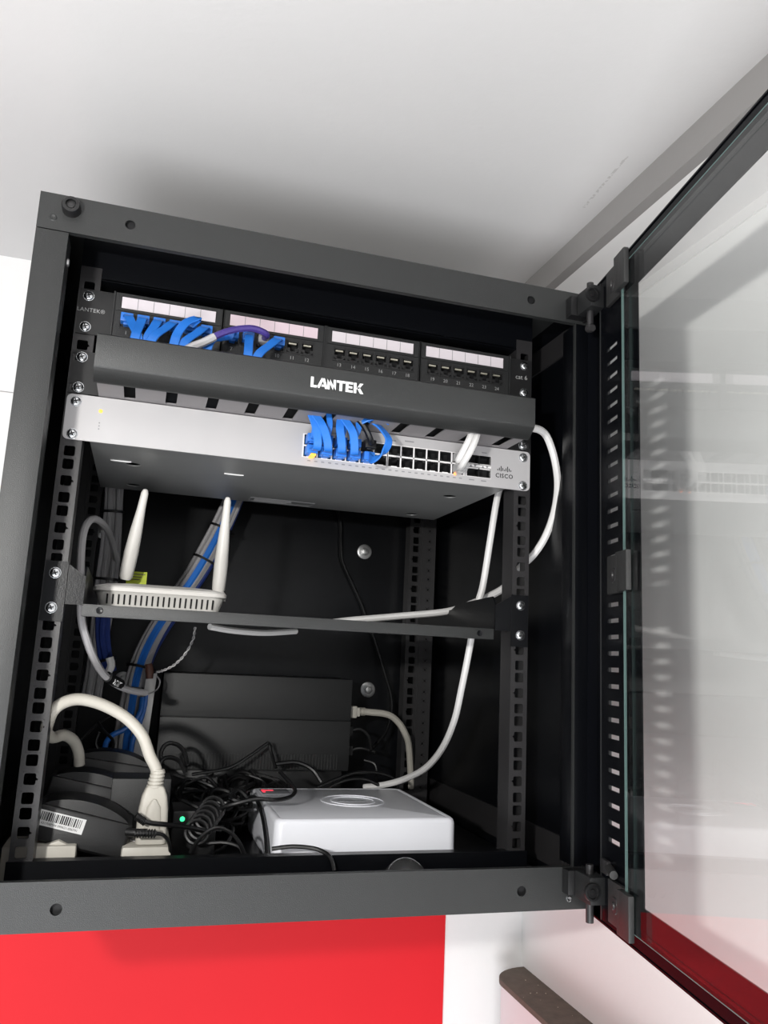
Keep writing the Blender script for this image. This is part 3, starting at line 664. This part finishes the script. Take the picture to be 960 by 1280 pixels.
# ---------------------------------------------------------------- shelf
t = Thing('rack_shelf', (0, 0, -162), 'black steel rack shelf carrying the white router', 'shelf')
b = MB(); b.prism([(0, -161.8), (0, -150.8), (1.4, -150.8), (1.4, -160.4), (12, -160.4), (12, -161.8)], -206.5, 203, 'yzx')
t.part('front_lip', b, M['powder'], bev=.3)
t.part('tray', MB().box(-206, 203.5, 1.6, 250, -152.4, -151.2), M['inner'])
for s in (-1, 1):
    x0 = 206*s if s < 0 else 204
    xa, xb = sorted((x0, x0+1.6*s)); 
    b = MB(); hs = [(150+9*k, -141+5*j*0, 2.6, 2.0, None) for k in range(4) for j in range(1)]
    b.prism([(0, -152), (0, -126), (8, -116), (108, -119), (127, -125), (250, -126), (250, -152)], xa, xb, 'yzx')
    xe0, xe1 = sorted((x0, 241.5*s)); b.box(xe0, xe1, -1.6, 0, -167.5, -117.5) if 0 else None
    xe0, xe1 = sorted((222*s, 241.5*s)); b.box(xe0, xe1, -1.7, -.1, -168, -113.5)
    q_ = MB(); q_.prism([(s*222.5, -152), (s*abs(x0), -152), (s*abs(x0), -126), (s*222.5, -115)], -.4, 1.2, 'xzy')
    br = t.part('side_bracket', b, M['inner']); t.part('bracket_bend', q_, M['inner'], parent=br)
    for z in (-124.5, -156): t.inst('screw', SCREW, (232.6*s, -1.6, z))
for x in (-191, 187):
    b = MB(); b.lathe((x, 0, -156), (0, -1, 0), [(3.2, 0), (2.8, .5), (1.4, .1), (0, 0)], 14); t.part('rivet', b, M['inner'])

# ---------------------------------------------------------------- router
RX0, RX1, RY0, RY1 = -203, -70, 60, 158
t = Thing('wifi_router', (-136, 108, -151), 'white wireless router with two tilted antennas on the left of the shelf', 'router')
def slab(x0, x1, y0, y1, r, z): return [(x0+x1)/2, (y0+y1)/2, (x1-x0)/2, (y1-y0)/2, r, z]
def stack(levels, n=5):
    b = MB(); b.rings([[(cx+x, cy+y, z) for x, y in rrect(hx, hy, min(r, hx, hy), n)] for cx, cy, hx, hy, r, z in levels]); return b
cx, cy, hx, hy = (RX0+RX1)/2, (RY0+RY1)/2, (RX1-RX0)/2, (RY1-RY0)/2
b = stack([(cx, cy, hx-9, hy-7, 10, -149), (cx, cy, hx-7, hy-6, 11, -147.5), (cx, cy, hx-3, hy-1.5, 14, -134.5), (cx, cy, hx, hy, 16, -133), (cx, cy, hx, hy, 16, -129.5), (cx, cy, hx-2, hy-2, 15, -127.6), (cx, cy+2, hx-12, hy-12, 14, -124.5), (cx, cy+4, hx-30, hy-26, 12, -122.6)])
t.part('body', b, M['router'], sharp=28)
b = MB()
for k in range(20):
    x = cx-hx*.78+k*hx*1.56/19; y0 = RY0+5.6
    b.prism([(y0-.6, -146), (y0+2.5, -146), (y0-1.2, -136.2), (y0-4.4, -136.2)], x-.8, x+.8, 'yzx')
t.part('vent_slots', b, M['dark'])
for x in (-182, -92):
    for y in (80, 140):
        b = MB(); b.cyl((x, y, -151.2), (x, y, -148), 5, 5.5, 12); t.part('foot', b, M['black'])
for (bx, by, bz), (tx, ty, tz) in (([(-174.5, 140, -112.9)][0], [(-162.8, 120, -16.6)][0]), ([(-73.4, 140, -119.9)][0], [(-72.4, 128, -14.8)][0])):
    o = Vector((bx, by, bz)); d = Vector((tx, ty, tz))-o; L = d.length
    b = MB(); b.lathe(tuple(o-d*.02), tuple(d), [(5.5, 0), (7.2, 3), (7.6, 12), (7.8, L*.3), (6.6, L*.55), (4.6, L*.8), (4.0, L*.98), (2.5, L*1.02), (0, L*1.03)], 16)
    an = t.part('antenna', b, M['router'])
    b = MB(); b.lathe((bx, by-1, -132), (0, 0, 1), [(9, 0), (8.4, 8), (6, 11), (0, 12)], 16); t.part('antenna_hinge', b, M['router'], parent=an)
b = MB()
for px, py in ((235, 731), (250, 733)):
    p = [(-108.4, 118, -117.7), (-95.5, 118, -118.5)][0 if px == 235 else 1]; b.lathe((p[0], p[1], -124.4), (0, 0, 1), [(3.4, 0), (3, .7), (0, .8)], 12)
t.part('button', b, M['dark'])
q = [(-174.3, 150, -116.5), (-152.2, 150, -114.9), (-153.3, 150, -104.2), (-175.4, 150, -105.9)]
b = MB(); b.box(q[0][0], q[1][0], 165, 166, -133, q[2][2]+1); b.cur = 1
for k in range(3): b.box(q[0][0]+2, q[1][0]-2-3*k, 164.7, 165.1, q[2][2]-2.4-3*k, q[2][2]-1.4-3*k)
Thing('yellow_tag', (-165, 165, -133), 'yellow-green label tag standing behind the router between its antennas', 'label', mb=b, mats=[M['lime'], M['dust']])

# ---------------------------------------------------------------- black power unit at the back
t = Thing('power_unit', (6, 340, -398), 'large charcoal power backup unit standing against the back panel', 'power unit')
b = MB(); b.box(-119, 131, 300, 386, -271.6, -217.2); b.box(-119, 131, 299.2, 386, -337, -272.4); b.box(-117, 129, 302, 385, -273, -271)
t.part('case', b, M['greyblack'], bev=1.4)
b = MB()
for k in range(52): x = -96+k*4.1; b.box(x, x+1.9, 298.2, 300, -335, -316.5)
r = t.part('vent_ribs', b, M['greyblack']); r['kind'] = 'stuff'
t.part('base', MB().box(-112, 124, 308, 382, -398, -337), M['black'], bev=1)
# cream plug at its side and cord
t = Thing('cream_power_plug', (140, 330, -260), 'cream power plug and cord at the right side of the power unit', 'plug')
p = [(140.3, 318, -261), (155.2, 318, -260.6), (166.7, 318, -259.2), (173.7, 318, -260.1)]
b = MB(); b.box(130, 142, 309, 327, p[1][2]-8, p[1][2]+8); b.box(141, 147, 311, 325, p[1][2]-6, p[1][2]+6); t.part('plug', b, M['cream'], bev=1.6)
b = MB()
for k in range(4): b.lathe((147+k*2.2, 318, p[1][2]+.5), (1, 0, 0), [(5.6, 0), (5.6, 1.3), (4.4, 1.4), (4.4, 2.2)], 12)
t.part('strain_relief', b, M['cream'])
b = MB(); b.tube([(154, 318, p[1][2]+.5)]+[(187.8, 318, -263), (205.4, 320, -273.6), (217.4, 322, -289.9), (225.5, 330, -305.8), (234.4, 345, -338.3), (239.2, 352, -366.7)], 4.6, 9, 6); t.part('cord', b, M['cream'])
b = MB(); b.box(130, 138, 312, 326, -292, -280); b.box(130, 139, 312, 326, -318, -306); b.tube([(138, 318, -286), (150, 316, -284), (160, 312, -292), (162, 300, -310)], 2.2); b.tube([(138, 318, -312), (152, 314, -309), (168, 300, -312)], 2.2)
Thing('black_side_plugs', (135, 318, -318), 'two small black plugs low on the right side of the power unit', 'plug', mb=b, mats=[M['black']])

# ---------------------------------------------------------------- white recorder box
t = Thing('recorder_box', (86, 140, -398), 'white flat recorder box with an oval badge and red light', 'recorder')
NX0, NX1, NY0, NY1 = -8, 186, 44, 240
cx, cy, hx, hy = (NX0+NX1)/2, (NY0+NY1)/2, (NX1-NX0)/2, (NY1-NY0)/2
b = stack([(cx, cy, hx-3, hy-3, 6, -398), (cx, cy, hx-1, hy-1, 8, -396), (cx, cy, hx, hy, 9, -390), (cx, cy, hx-.6, hy-.6, 9, -354), (cx, cy, hx-1.6, hy-1.6, 9, -351), (cx, cy, hx-4, hy-4, 8, -349.2), (cx, cy, hx-7, hy-7, 7, -349.2), (cx, cy, hx-8, hy-8, 7, -349.8), (cx, cy, hx-9, hy-9, 7, -349.4)], 6)
t.part('case', b, M['nvr'], sharp=40)
b = MB(); ex, ey = 99, 150
def ell(rx, ry, z): return [(ex+rx*math.cos(2*math.pi*k/40), ey+ry*math.sin(2*math.pi*k/40), z) for k in range(40)]
b.rings([ell(37, 37, -349.5), ell(37, 37, -348.7), ell(35, 35, -348.5), ell(35, 35, -349.5)], caps=False)
b.rings([ell(26, 26, -349.5), ell(26, 26, -348.7), ell(24.5, 24.5, -348.5), ell(24.5, 24.5, -349.5)], caps=False)
bd = t.part('badge', b, M['nvr'])
b = text_mb('HIKVISION', 8.2, ex, 0, 0, put=lambda a, c: (ex+a*.86, ey+c, -349.1)) if 0 else MB()
for k in range(9): b.box(ex-18+k*3.9, ex-14.7+k*3.9, ey-2.0, ey+2.0, -349.5, -348.9)
t.part('badge_print', b, M['nvrdark'], parent=bd)
b = MB(); b.box(NX0+10, NX0+44, NY1-46, NY1-10, -349.5, -349.0); pn = t.part('light_window', b, M['nvrdark'], bev=.1)
b = MB(); b.box(NX0+12, NX0+26, NY1-22, NY1-18.5, -349.1, -348.7); b.box(NX0+12, NX0+15, NY1-34, NY1-19, -349.1, -348.7); t.part('red_light', b, M['ledred'], parent=pn)
# clear dome just behind the lower bar
t = Thing('clear_dome', (106, -28, -409), 'clear plastic dome lying behind the lower front bar', 'dome', mb=MB().lathe((106, -28, -409), (0, 0, 1), [(27*math.cos(a), 39*math.sin(a)) for a in [math.radians(k*9) for k in range(11)]], 28), mats=[M['cleardome']])

# ---------------------------------------------------------------- power strip, plugs and adapters, lower left
t = Thing('power_strip', (-128, 80, -398), 'cream power strip running back along the cabinet floor', 'power strip')
b = MB(); b.box(-151, -106, 26, 250, -398, -368); t.part('body', b, M['cream'], bev=4)
b = MB()
for y in (60, 105, 150, 195): b.lathe((-128, y, -368.2), (0, 0, 1), [(17, 0), (17, .8), (15, .9), (14.6, -.0)], 24)
t.part('sockets', b, M['gcable'])
t = Thing('cream_plug', (-126, 38, -368), 'big cream power plug with thick arching cord, standing in the power strip', 'plug')
q = [(-126.4, 40, -355.1), (-126.2, 40, -342.2), (-130, 40, -318.3), (-131.2, 40, -305.9)]
b = MB(); zt = q[2][2]; zb = -367
b.rings([[( -125.5+x*k, 40+y*k2, z) for x, y in rrect(13.4, 10, 4, 3)] for k, k2, z in ((1.02, 1, zb), (1.04, 1.0, zb+20), (1.0, .95, zb+30), (.86, .85, zb+42), (.66, .7, zt), (.55, .6, zt+2))])
t.part('body', b, M['cream'])
b = MB(); b.rings([[(-125.5+x*k, 40-9.2*1-y0, z) for x, y0 in [(8*math.cos(a), 2.6*math.sin(a)) for a in [2*math.pi*j/16 for j in range(16)]]] for k, z in ((1.0, zb+6), (1.0, zb+22), (.8, zb+33), (.2, zb+40))]); t.part('grip', b, M['cream'])
b = MB()
for k in range(5): b.lathe((-126+.4*k, 40, zt+1+k*3.2), (0, 0, 1), [(7.6-.2*k, 0), (7.6-.2*k, 2), (6.2, 2.1), (6.2, 3.3)], 16)
t.part('strain_relief', b, M['cream'])
b = MB(); b.tube([(-126, 40, zt+2), (-126, 40, zt+16)]+[(-133.6, 40, -288.3), (-141.9, 40, -270.7), (-155, 38, -256.7), (-169.7, 35, -247.3), (-186.8, 30, -240.1), (-202.9, 25, -237.4), (-215.3, 20, -241), (-222.5, 18, -248.2), (-226, 24, -258.7), (-228.2, 44, -269.1), (-224.2, 70, -276.7), (-215.4, 86, -275.9), (-206.8, 100, -282.6), (-201.5, 108, -294.3), (-199.6, 112, -307.2)], 5.5, 12, 7); t.part('cord', b, M['cream'])
def adapter(name, c, dims, tilt, yaw, label, tag=False):
    t = Thing(name, tuple(c), label, 'power adapter', 'black wall-wart adapters in the power strip')
    dx, dy, dz = dims; Mx = Matrix.Rotation(math.radians(yaw), 3, 'Z') @ Matrix.Rotation(math.radians(tilt), 3, 'Y')
    def X(x, y, z):
        v = Mx @ Vector((x, y, z)); return (v.x+c[0], v.y+c[1], v.z+c[2])
    b = MB(X); b.rings([[(x*k, y*k2+o, z) for x, y in rrect(dx/2, dy/2, 3.5, 3)] for k, k2, o, z in ((.95, .92, 0, -dz/2), (1, 1, 0, -dz/2+2.5), (1, 1, 0, dz/2-6), (.985, .96, 0, dz/2-4.6))])
    body = t.part('body', b, M['black'])
    b = MB(X); n = 16
    arc = lambda s, e: [(-dx*.5*s+dx*s*k/n, dz/2-5.5+e*math.sin(math.pi*k/n)**.7) for k in range(n+1)]
    b.prism([(-dx*.47, dz/2-5.5)]+[(p, q) for p, q in arc(.93, 11)]+[(dx*.47, dz/2-5.5)], -dy*.36, dy*.48, 'xzy'); t.part('lid', b, M['black'], bev=.8)
    if tag:
        b = MB(X); b.box(-dx*.47, -dx*.47+42, -dy/2-.4, -dy/2+.2, -4.0, 9.4); b.cur = 1; x = -dx*.47+2.5
        while x < -dx*.47+39:
            w_ = random.choice((.5, .8, 1.2)); b.box(x, x+w_, -dy/2-.7, -dy/2-.3, .8, 8.2); x += w_+random.choice((.5, .8, 1.1))
        b.cur = 1
        lb = t.part('barcode_label', b, M['white'], M['dark'], parent=body)
        tx = text_mb('021708M44 090621-006741', 2.9, 0, 0, 0, put=lambda a, e: X(-dx*.47+21+a, -dy/2-.6, -1.6+e)); t.part('label_print', tx, M['dark'], parent=body)
    return t, X
adapter('power_adapter', [(-187.7, 62, -354.5)][0], (86, 54, 36), 14, 0, 'black wall-wart adapter with a white barcode label', True)
adapter('power_adapter', [(-183.9, 128, -340.1)][0], (90, 48, 38), 12, 0, 'black wall-wart adapter directly behind the one with the barcode label')
adapter('power_adapter', [(-168.6, 205, -327.9)][0], (88, 46, 38), 8, 0, 'black wall-wart adapter farthest back on the power strip')
b = MB(); b.box(-166, -108, 96, 140, -368, -318)
t = Thing('adapter_brick', (-137, 118, -368), 'black square adapter block standing behind the cream plug', 'power adapter', mb=b, mats=[M['greyblack']], bev=2)
t = Thing('ribbed_plug_lead', (-130, 14, -368), 'small black lead with a ribbed strain relief on the front end of the power strip', 'cable')
b = MB(); b.tube([(-148, 20, -353.6), (-138.2, 16, -353.6), (-129.7, 16, -353.7)], 3.6, 10, 5); t.part('plug', b, M['black'])
b = MB(); P_ = spline([(-140.9, 14, -353.9), (-131.1, 14, -354), (-121.2, 15, -354.3)], 8)
for i, p in enumerate(P_[:-1:2]): b.lathe(tuple(p), tuple(P_[i*2+1]-p), [(4.0, 0), (4.0, .9), (2.6, 1), (2.6, 2)], 10)
t.part('strain_relief', b, M['black'])
b = MB(); b.tube([(-122.6, 15, -354.3), (-115.3, 18, -356.4), (-109.4, 22, -363.7), (-106.6, 30, -376), (-104.1, 40, -390.5)], 1.7, 8, 6); t.part('cord', b, M['cord'])
t = Thing('ribbed_cable', (-120, 20, -350), 'black cord with a ribbed end passing in front of the cream plug', 'cable')
P_ = spline([(-140.9, 22, -340.2), (-133.4, 20, -344.8)], 6); b = MB()
for p in P_: b.lathe(tuple(p), (1, .1, -.3), [(3.8, 0), (3.8, .8), (2.4, .9), (2.4, 1.6)], 10)
t.part('strain_relief', b, M['black'])
b = MB(); b.tube([(-134.2, 20, -344), (-126.1, 22, -346.6), (-111.2, 30, -349.7), (-87.3, 50, -356.9), (-68.2, 70, -364.9)], 2.3, 8, 6); t.part('cord', b, M['cord'])
b = MB(); b.box(-252, -190, 26, 70, -398, -366); b.prism([(-222, -368), (-206, -362), (-190, -370)], 30, 60, 'xzy')
Thing('cream_socket_block', (-220, 48, -398), 'cream socket block on the floor under the barcode adapter', 'socket', mb=b, mats=[M['cream']], bev=2)
# green status light on a small black hub
t = Thing('small_hub', (-86, 110, -398), 'small black box with a green light beside the cream plug', 'hub')
t.part('case', MB().box(-104, -60, 88, 140, -398, -348), M['black'], bev=2)
p = [(-94.6, 87, -355.8)][0]; b = MB(); b.lathe((p[0], 88.2, p[2]), (0, -1, 0), [(2.6, 0), (2.2, .9), (0, 1.2)], 12); t.part('green_light', b, M['ledgreen'])

# ---------------------------------------------------------------- loose cables
def cable(name, pts, r, m, label, group=None, parts=None, n=9, sub=7):
    t = Thing(name, tuple(pts[0]), label, 'cable', group)
    b = MB(); b.tube(pts, r, n, sub); t.part('sheath', b, M[m]); return t
cable('white_network_cable', [(212, -20, 66)]+[(243.4, -22, 65.7), (261.5, -14, 48.2), (273.1, -6, 16.7), (275.8, 4, -12.9), (270.6, 14, -41.9), (261.2, 24, -63.2), (251.6, 40, -78.7), (243.6, 60, -98.7), (232.8, 80, -109.2), (225.4, 100, -115.1), (204.7, 140, -126.1), (152.9, 170, -133.9), (97, 190, -141.5)]+[(60, 212, -146.8), (0, 226, -146.8), (-50, 240, -146.8)], 4.2, 'wcable', 'white cable looping round the right rack rail and back along the shelf')
cable('white_network_cable', [(236.8, 60, 26.1), (230.2, 60, 1.4), (223.3, 62, -50.9), (217.4, 64, -97.5), (212.8, 66, -117.8), (209.4, 70, -143.3), (207.8, 78, -174.9), (207.2, 95, -216), (209.5, 120, -253.8), (207.1, 150, -289), (199.3, 185, -316.9), (185.3, 225, -336.1), (165.5, 246, -346.2), (143.5, 262, -351.7)], 4.0, 'wcable', 'white cable dropping from behind the switch and curling behind the recorder box')
cable('white_network_cable', [(-78.9, 150, -160.4), (-51.4, 170, -162.9), (-9.6, 200, -162.9), (35.1, 230, -157.9)], 3.8, 'wcable', 'white cable hanging just below the shelf, left of its middle')
cable('thin_black_cable', [(95.2, 340, 45.5), (118.3, 378, 15.5), (122.1, 380, -20.5), (126.3, 381, -46.6), (143.3, 382, -78.9), (159.9, 382, -110.1), (167.9, 380, -131.1), (181.2, 378, -160), (196.6, 372, -205.9), (206.2, 366, -237.6), (206.7, 360, -262.3), (196.5, 350, -289.7), (175.6, 340, -311)], 2.6, 'cord', 'thin black cord running down the back panel beside the upper bolt', n=8)
# grey loop on the left with the printed tag
t = cable('grey_tagged_cable', [(-187.7, 200, -88.3), (-197.4, 170, -62.9), (-207.2, 120, -55.7), (-214.8, 90, -60.9), (-218, 70, -78.2), (-216.5, 58, -105.3), (-212.7, 52, -137.1), (-209.1, 52, -164), (-201.2, 60, -186.6), (-191.9, 80, -205.8), (-181.6, 110, -219.8), (-168.6, 140, -229.6), (-153.3, 170, -235.6), (-140.9, 190, -238)], 3.8, 'gcable', 'grey cable looping down past the router, with a black printed tag')
g = [(-181.7, 108, -218.9), (-168.8, 138, -227)]
o = Vector(g[0]); d = (Vector(g[1])-o)
b = MB(); b.tube([tuple(o), tuple(o+d*.5), tuple(o+d)], 5.6, 10, 4); tg = t.part('tag_sleeve', b, M['cord'], label='black tag sleeve with white letters')
dn = d.normalized(); upv = Vector((0, -1, 0)); upv = (upv-dn*upv.dot(dn)).normalized(); sv = dn.cross(upv)
b = text_mb('ADSL', 8.5, 0, 0, 0, put=lambda a, c: tuple(o+d*.5+dn*a*.9+sv*(c)+upv*5.9*math.cos(min(1, abs(c)/5.8)))); t.part('tag_print', b, M['white'], parent=tg)
# left bundle of grey cables behind the router
def strands(name, path, offs, r, mats, label, ties, tie_r):
    t = Thing(name, tuple(path[-1]), label, 'cable bundle')
    P = spline(path, 6); fr = frames(P)
    for (a0, b0), m in zip(offs, mats):
        b = MB(); pts = []
        for i, (p, a, c) in enumerate(fr):
            tt = i/(len(fr)-1); wob = 1+.12*math.sin(9*tt+a0)
            pts.append(tuple(p+Vector((1, 0, 0)).lerp(a, 0)*a0*wob+Vector((0, 1, 0))*b0))
        b.tube(pts[::2]+([pts[-1]] if (len(pts)-1) % 2 else []), r, 7, 3); t.part('cable', b, M[m])
    for q in ties:
        i = int(q*(len(fr)-1)); p, a, c = fr[i]; tg = (P[min(i+1, len(P)-1)]-P[max(i-1, 0)]).normalized()
        n = 20; R = []
        e1 = (Vector((1, 0, 0))-tg*tg.x).normalized(); e2 = tg.cross(e1)
        b = MB(); ring = []
        for k in range(n):
            an = 2*math.pi*k/n; v = e1*math.cos(an)*tie_r[0]+e2*math.sin(an)*tie_r[1]; v2 = e1*math.cos(an)*(tie_r[0]+1)+e2*math.sin(an)*(tie_r[1]+1)
            ring.append([tuple(p+v-tg*1.6), tuple(p+v2-tg*1.6), tuple(p+v2+tg*1.6), tuple(p+v+tg*1.6)])
        b.rings(ring, closed=True); t.part('cable_tie', b, M['cord'])
    return t
strands('grey_cable_bundle', [(-204.7, 300, 26), (-202.3, 300, -16.3), (-200.9, 300, -68.6), (-201.4, 300, -120), (-202, 300, -160.6), (-202.5, 300, -210.4), (-205.3, 310, -260)], [(-9, 0), (-4, -4), (1, 0), (6, -4), (10, 1)], 3.3, ['gcable']*5, 'bundle of grey cables hanging behind the left antenna', (.17, .47), (14, 8))
strands('mixed_cable_bundle', [(-42.7, 330, 29.2), (-56.8, 330, -14.1), (-73.3, 326, -55), (-90.7, 322, -91.6), (-113.4, 318, -130.8), (-132.7, 312, -166.6), (-144.7, 306, -197.9), (-150.7, 300, -228.1), (-153.1, 296, -262.5), (-154.9, 292, -300.9), (-153.5, 290, -334.1)], [(-13, 0), (-8, -5), (-3.5, -6), (0, -7), (4, -5), (7.5, -2), (11, 0)], 3.3, ['gcable', 'gcable', 'blue', 'blue', 'gcable', 'gcable', 'darkblue'], 'bundle of blue, grey and white cables slanting down behind the router', (.13, .24, .42, .66, .74), (17, 10))  # white strands take the grey too, their shade put into the colour
strands('dark_blue_cable_pair', [(-196.8, 230, -148.1), (-195.7, 230, -176.2), (-189.6, 228, -199.2), (-184.2, 224, -215.5)], [(-5, 0), (0, -4), (5, 0)], 3.6, ['darkblue']*3, 'dark blue cables hanging below the left end of the shelf', (.8,), (10, 7))
b = MB(); b.tube([(-185.6, 222, -219.2), (-182, 218, -209.8), (-184.7, 218, -200.7)], 4.6, 9, 5)
Thing('pale_cable_end', (-190, 220, -220), 'short pale cable end at the bottom of the dark blue cables', 'cable', mb=b, mats=[M['wcable']])
strands('upper_left_leads', [(-50.8, 320, 33.3), (-74.6, 300, 35.8), (-106.9, 290, 34.7)], [(0, 0), (3, 4)], 2.0, ['cord', 'cord'], 'thin black leads slung under the rear of the switch', (), (5, 5))
# twisted pair with brown connector
t = Thing('twisted_wire', tuple([(-134.2, 280, -218.9)][0]), 'thin twisted white wire with a small brown connector, below the shelf', 'wire')
base = spline([(-87.1, 270, -158.8), (-88.8, 268, -175), (-97.1, 268, -193.3), (-108.5, 270, -206.7), (-121.2, 274, -214.2), (-129.6, 278, -216.6)], 10)
for ph in (0, math.pi):
    fr = frames(base); b = MB(); b.tube([tuple(p+(a*math.cos(i*.85+ph)+c*math.sin(i*.85+ph))*1.0) for i, (p, a, c) in enumerate(fr)], .8, 5, 2); t.part('strand', b, M['wcable' if ph else 'gcable'])
q = [(-132.1, 278, -210.8), (-138.7, 276, -213), (-137.8, 276, -222.8)]; b = MB(); b.tube([tuple(Vector(q[1])+Vector((-1, 0, 6))), tuple(Vector(q[1])+Vector((1, 0, -2))), tuple(Vector(q[1])+Vector((2, 0, -12)))], 5, 12, 5, rs=lambda t_: 5.4-1.0*abs(2*t_-1)); t.part('connector', b, M['brown'])
b = MB(); b.tube([(-128.2, 276, -221.4), (-123.9, 272, -228), (-126.9, 268, -237.6), (-137.8, 262, -243.5)], .9, 6, 6); t.part('loop', b, M['gcable'])
# white trunking beside the power unit
q = [(-134.8, 296, -220.4), (-142.1, 296, -315.6)]
b = MB(); o = Vector(q[0]); e = Vector(q[1]); b.prism([(o.x-6, o.z), (o.x+7, o.z+2), (e.x+9, e.z-16), (e.x-6, e.z-16)], 284, 297, 'xzy')
Thing('white_trunking', tuple(e), 'white plastic trunking strip leaning at the left edge of the power unit', 'trunking', mb=b, mats=[M['wcable']], bev=.8)

# ---------------------------------------------------------------- black cords between plug, recorder and power unit
def cord(pts, r, lab): return cable('black_cable', pts, r, 'cord', lab, 'black cords on the cabinet floor', n=7)
cord([(-94.7, 110, -341.2), (-69.1, 95, -348.9), (-46.9, 80, -340.9), (-23.1, 78, -335.1), (-2.1, 80, -336.3), (15.7, 95, -335.6), (25.4, 120, -333.1), (25.3, 150, -330.1), (21.5, 200, -325)], 2.2, 'black cord lying over the left corner of the recorder box')
cord([(-76.4, 255, -336.2), (-32.9, 262, -329.3), (-8.4, 268, -316.3), (11.7, 274, -303), (18, 276, -300.2), (21.5, 274, -310.8), (27, 262, -328.8)], 2.0, 'black cord bent to a sharp peak in front of the power unit')
cord([(-16, 190, -352), (-13, 150, -346), (-11.5, 110, -354), (-11.5, 75, -368), (-12, 52, -384), (-12, 36, -396)], 2.2, 'black cord running down the left side of the recorder box')
cord([(-13.2, 20, -370.5), (4.8, 14, -367.4), (23.1, 8, -367.8), (33.6, 2, -370.3), (39.2, -5, -374.5), (42, -9, -384.2)], 2.0, 'black cord draped over the inner edge in front of the recorder box')
cord([(-87.6, 40, -377.3), (-81.5, 36, -365), (-71.9, 34, -356), (-62.3, 34, -353.9), (-50.5, 34, -359.2), (-42.1, 34, -368.8), (-36.4, 36, -378.8)], 1.9, 'black cord arching up left of the recorder box, shining along its top')
cord([(-71.4, 60, -373.2), (-54.8, 56, -371.9), (-41.3, 50, -374.5), (-36.8, 44, -380.6)], 1.9, 'black cord low behind the shining arch')
cord([(-114, 215, -319.1), (-116.7, 220, -308.1), (-112.9, 224, -299.5), (-104.8, 226, -296.8), (-94.2, 228, -301.4), (-87.7, 228, -311.4), (-85.1, 224, -322.7)], 2.6, 'black cord loop standing tallest above the adapter block')
cord([(-119.2, 205, -324), (-114.6, 210, -314), (-105.7, 214, -311.7), (-94.3, 216, -316.4), (-86.9, 214, -328.6)], 2.6, 'black cord loop just below the tallest loop')
cord([(76.3, 245, -350.2), (102.7, 250, -340.2), (129.9, 255, -332.9), (157.6, 258, -333.1), (179.7, 258, -339), (186.2, 256, -350.7)], 2.3, 'black cord arching behind the recorder box up to the white cable')
cord([(81.9, 246, -355.1), (112.7, 248, -341.8), (139.6, 250, -340), (160.8, 248, -347.5)], 2.3, 'black cord in a low arch behind the recorder box')
cord([(26.7, 262, -323.9), (52.1, 262, -321.7), (72.6, 258, -329.8), (84.2, 250, -344.2)], 2.6, 'black cord curving down to the rear left edge of the recorder box')
cord([(152.4, 300, -322.5), (166.1, 296, -327), (168.4, 290, -339.6), (164.8, 280, -348.4)], 1.8, 'short black cord below the plugs of the power unit')
# the tangle nobody could count
random.seed(21); b = MB()
for k in range(54):
    cx_, cy_, cz_ = random.uniform(-92, 30), random.uniform(120, 285), random.uniform(-390, -345)
    if cx_ > -30 and cy_ < 250: cy_ = random.uniform(248, 290); 
    n = random.randint(5, 9); R_ = random.uniform(14, 34); ph = random.uniform(0, 6); tl = random.uniform(-.8, .8); pts = []
    sp_ = random.uniform(.7, 1.3)
    for i in range(n):
        an = ph+i*sp_; x = cx_+R_*math.cos(an)*random.uniform(.7, 1.1); y = min(292, cy_+R_*.6*math.sin(an)); z = max(-395, cz_+R_*.5*math.sin(an+tl)+random.uniform(-4, 6))
        if x > -17 and y < 246: x = -17-random.uniform(0, 6)
        if x < -100: x = -100
        pts.append((x, y, min(z, -318)))
    b.tube(pts, random.choice((1.6, 2.0, 2.4)), 6, 6)
Thing('cord_tangle', (-40, 200, -398), 'tangle of black cords heaped between the cream plug and the power unit', 'cable tangle', kind='stuff', mb=b, mats=[M['cord']])
t = Thing('cord_tie_bundle', (-52, 110, -370), 'black cord coiled tight and tied, left of the recorder box', 'cable')
q = [(-80.5, 72, -365.1), (-73.1, 80, -353.1), (-61.8, 92, -342.1)]
for k in range(6):
    b = MB(); o = Vector(q[0]).lerp(Vector(q[2]), k/6); pts = [(o.x+11*math.cos(a), o.y+8*math.sin(a)*.7, o.z+10*math.sin(a)) for a in [2*math.pi*j/9 for j in range(10)]]
    b.tube(pts, 2.1, 7, 4); t.part('coil', b, M['cord'])

cable('blue_cable_end', [(-142.9, 284, -248.7), (-143.3, 280, -264), (-149.6, 276, -277.3), (-160.8, 272, -286.7), (-172.2, 268, -292.2), (-178.6, 262, -299.1), (-181, 258, -309.8)], 3.4, 'blue', 'blue cable curling to the left at the foot of the mixed bundle')
cable('blue_cable_end', [(-138.6, 286, -242.8), (-139.7, 284, -261.3), (-143.6, 280, -280.4), (-149.3, 276, -299.2), (-150.3, 270, -317.3)], 3.2, 'blue', 'blue cable dropping straight down at the foot of the mixed bundle')
cord([(-176, 240, -265.7), (-190.6, 235, -277.5), (-201.4, 230, -289), (-207.9, 226, -299.4), (-201.9, 220, -311.9)], 1.8, 'thin black cord slanting down under the cream arch')
cord([(-190.6, 226, -274.1), (-181.4, 222, -285.2), (-171.7, 222, -293.9), (-171.3, 222, -305.5), (-181.7, 222, -307.4), (-189.5, 222, -298.7), (-187.5, 222, -285.3)], 1.8, 'small coil of black cord under the cream arch')
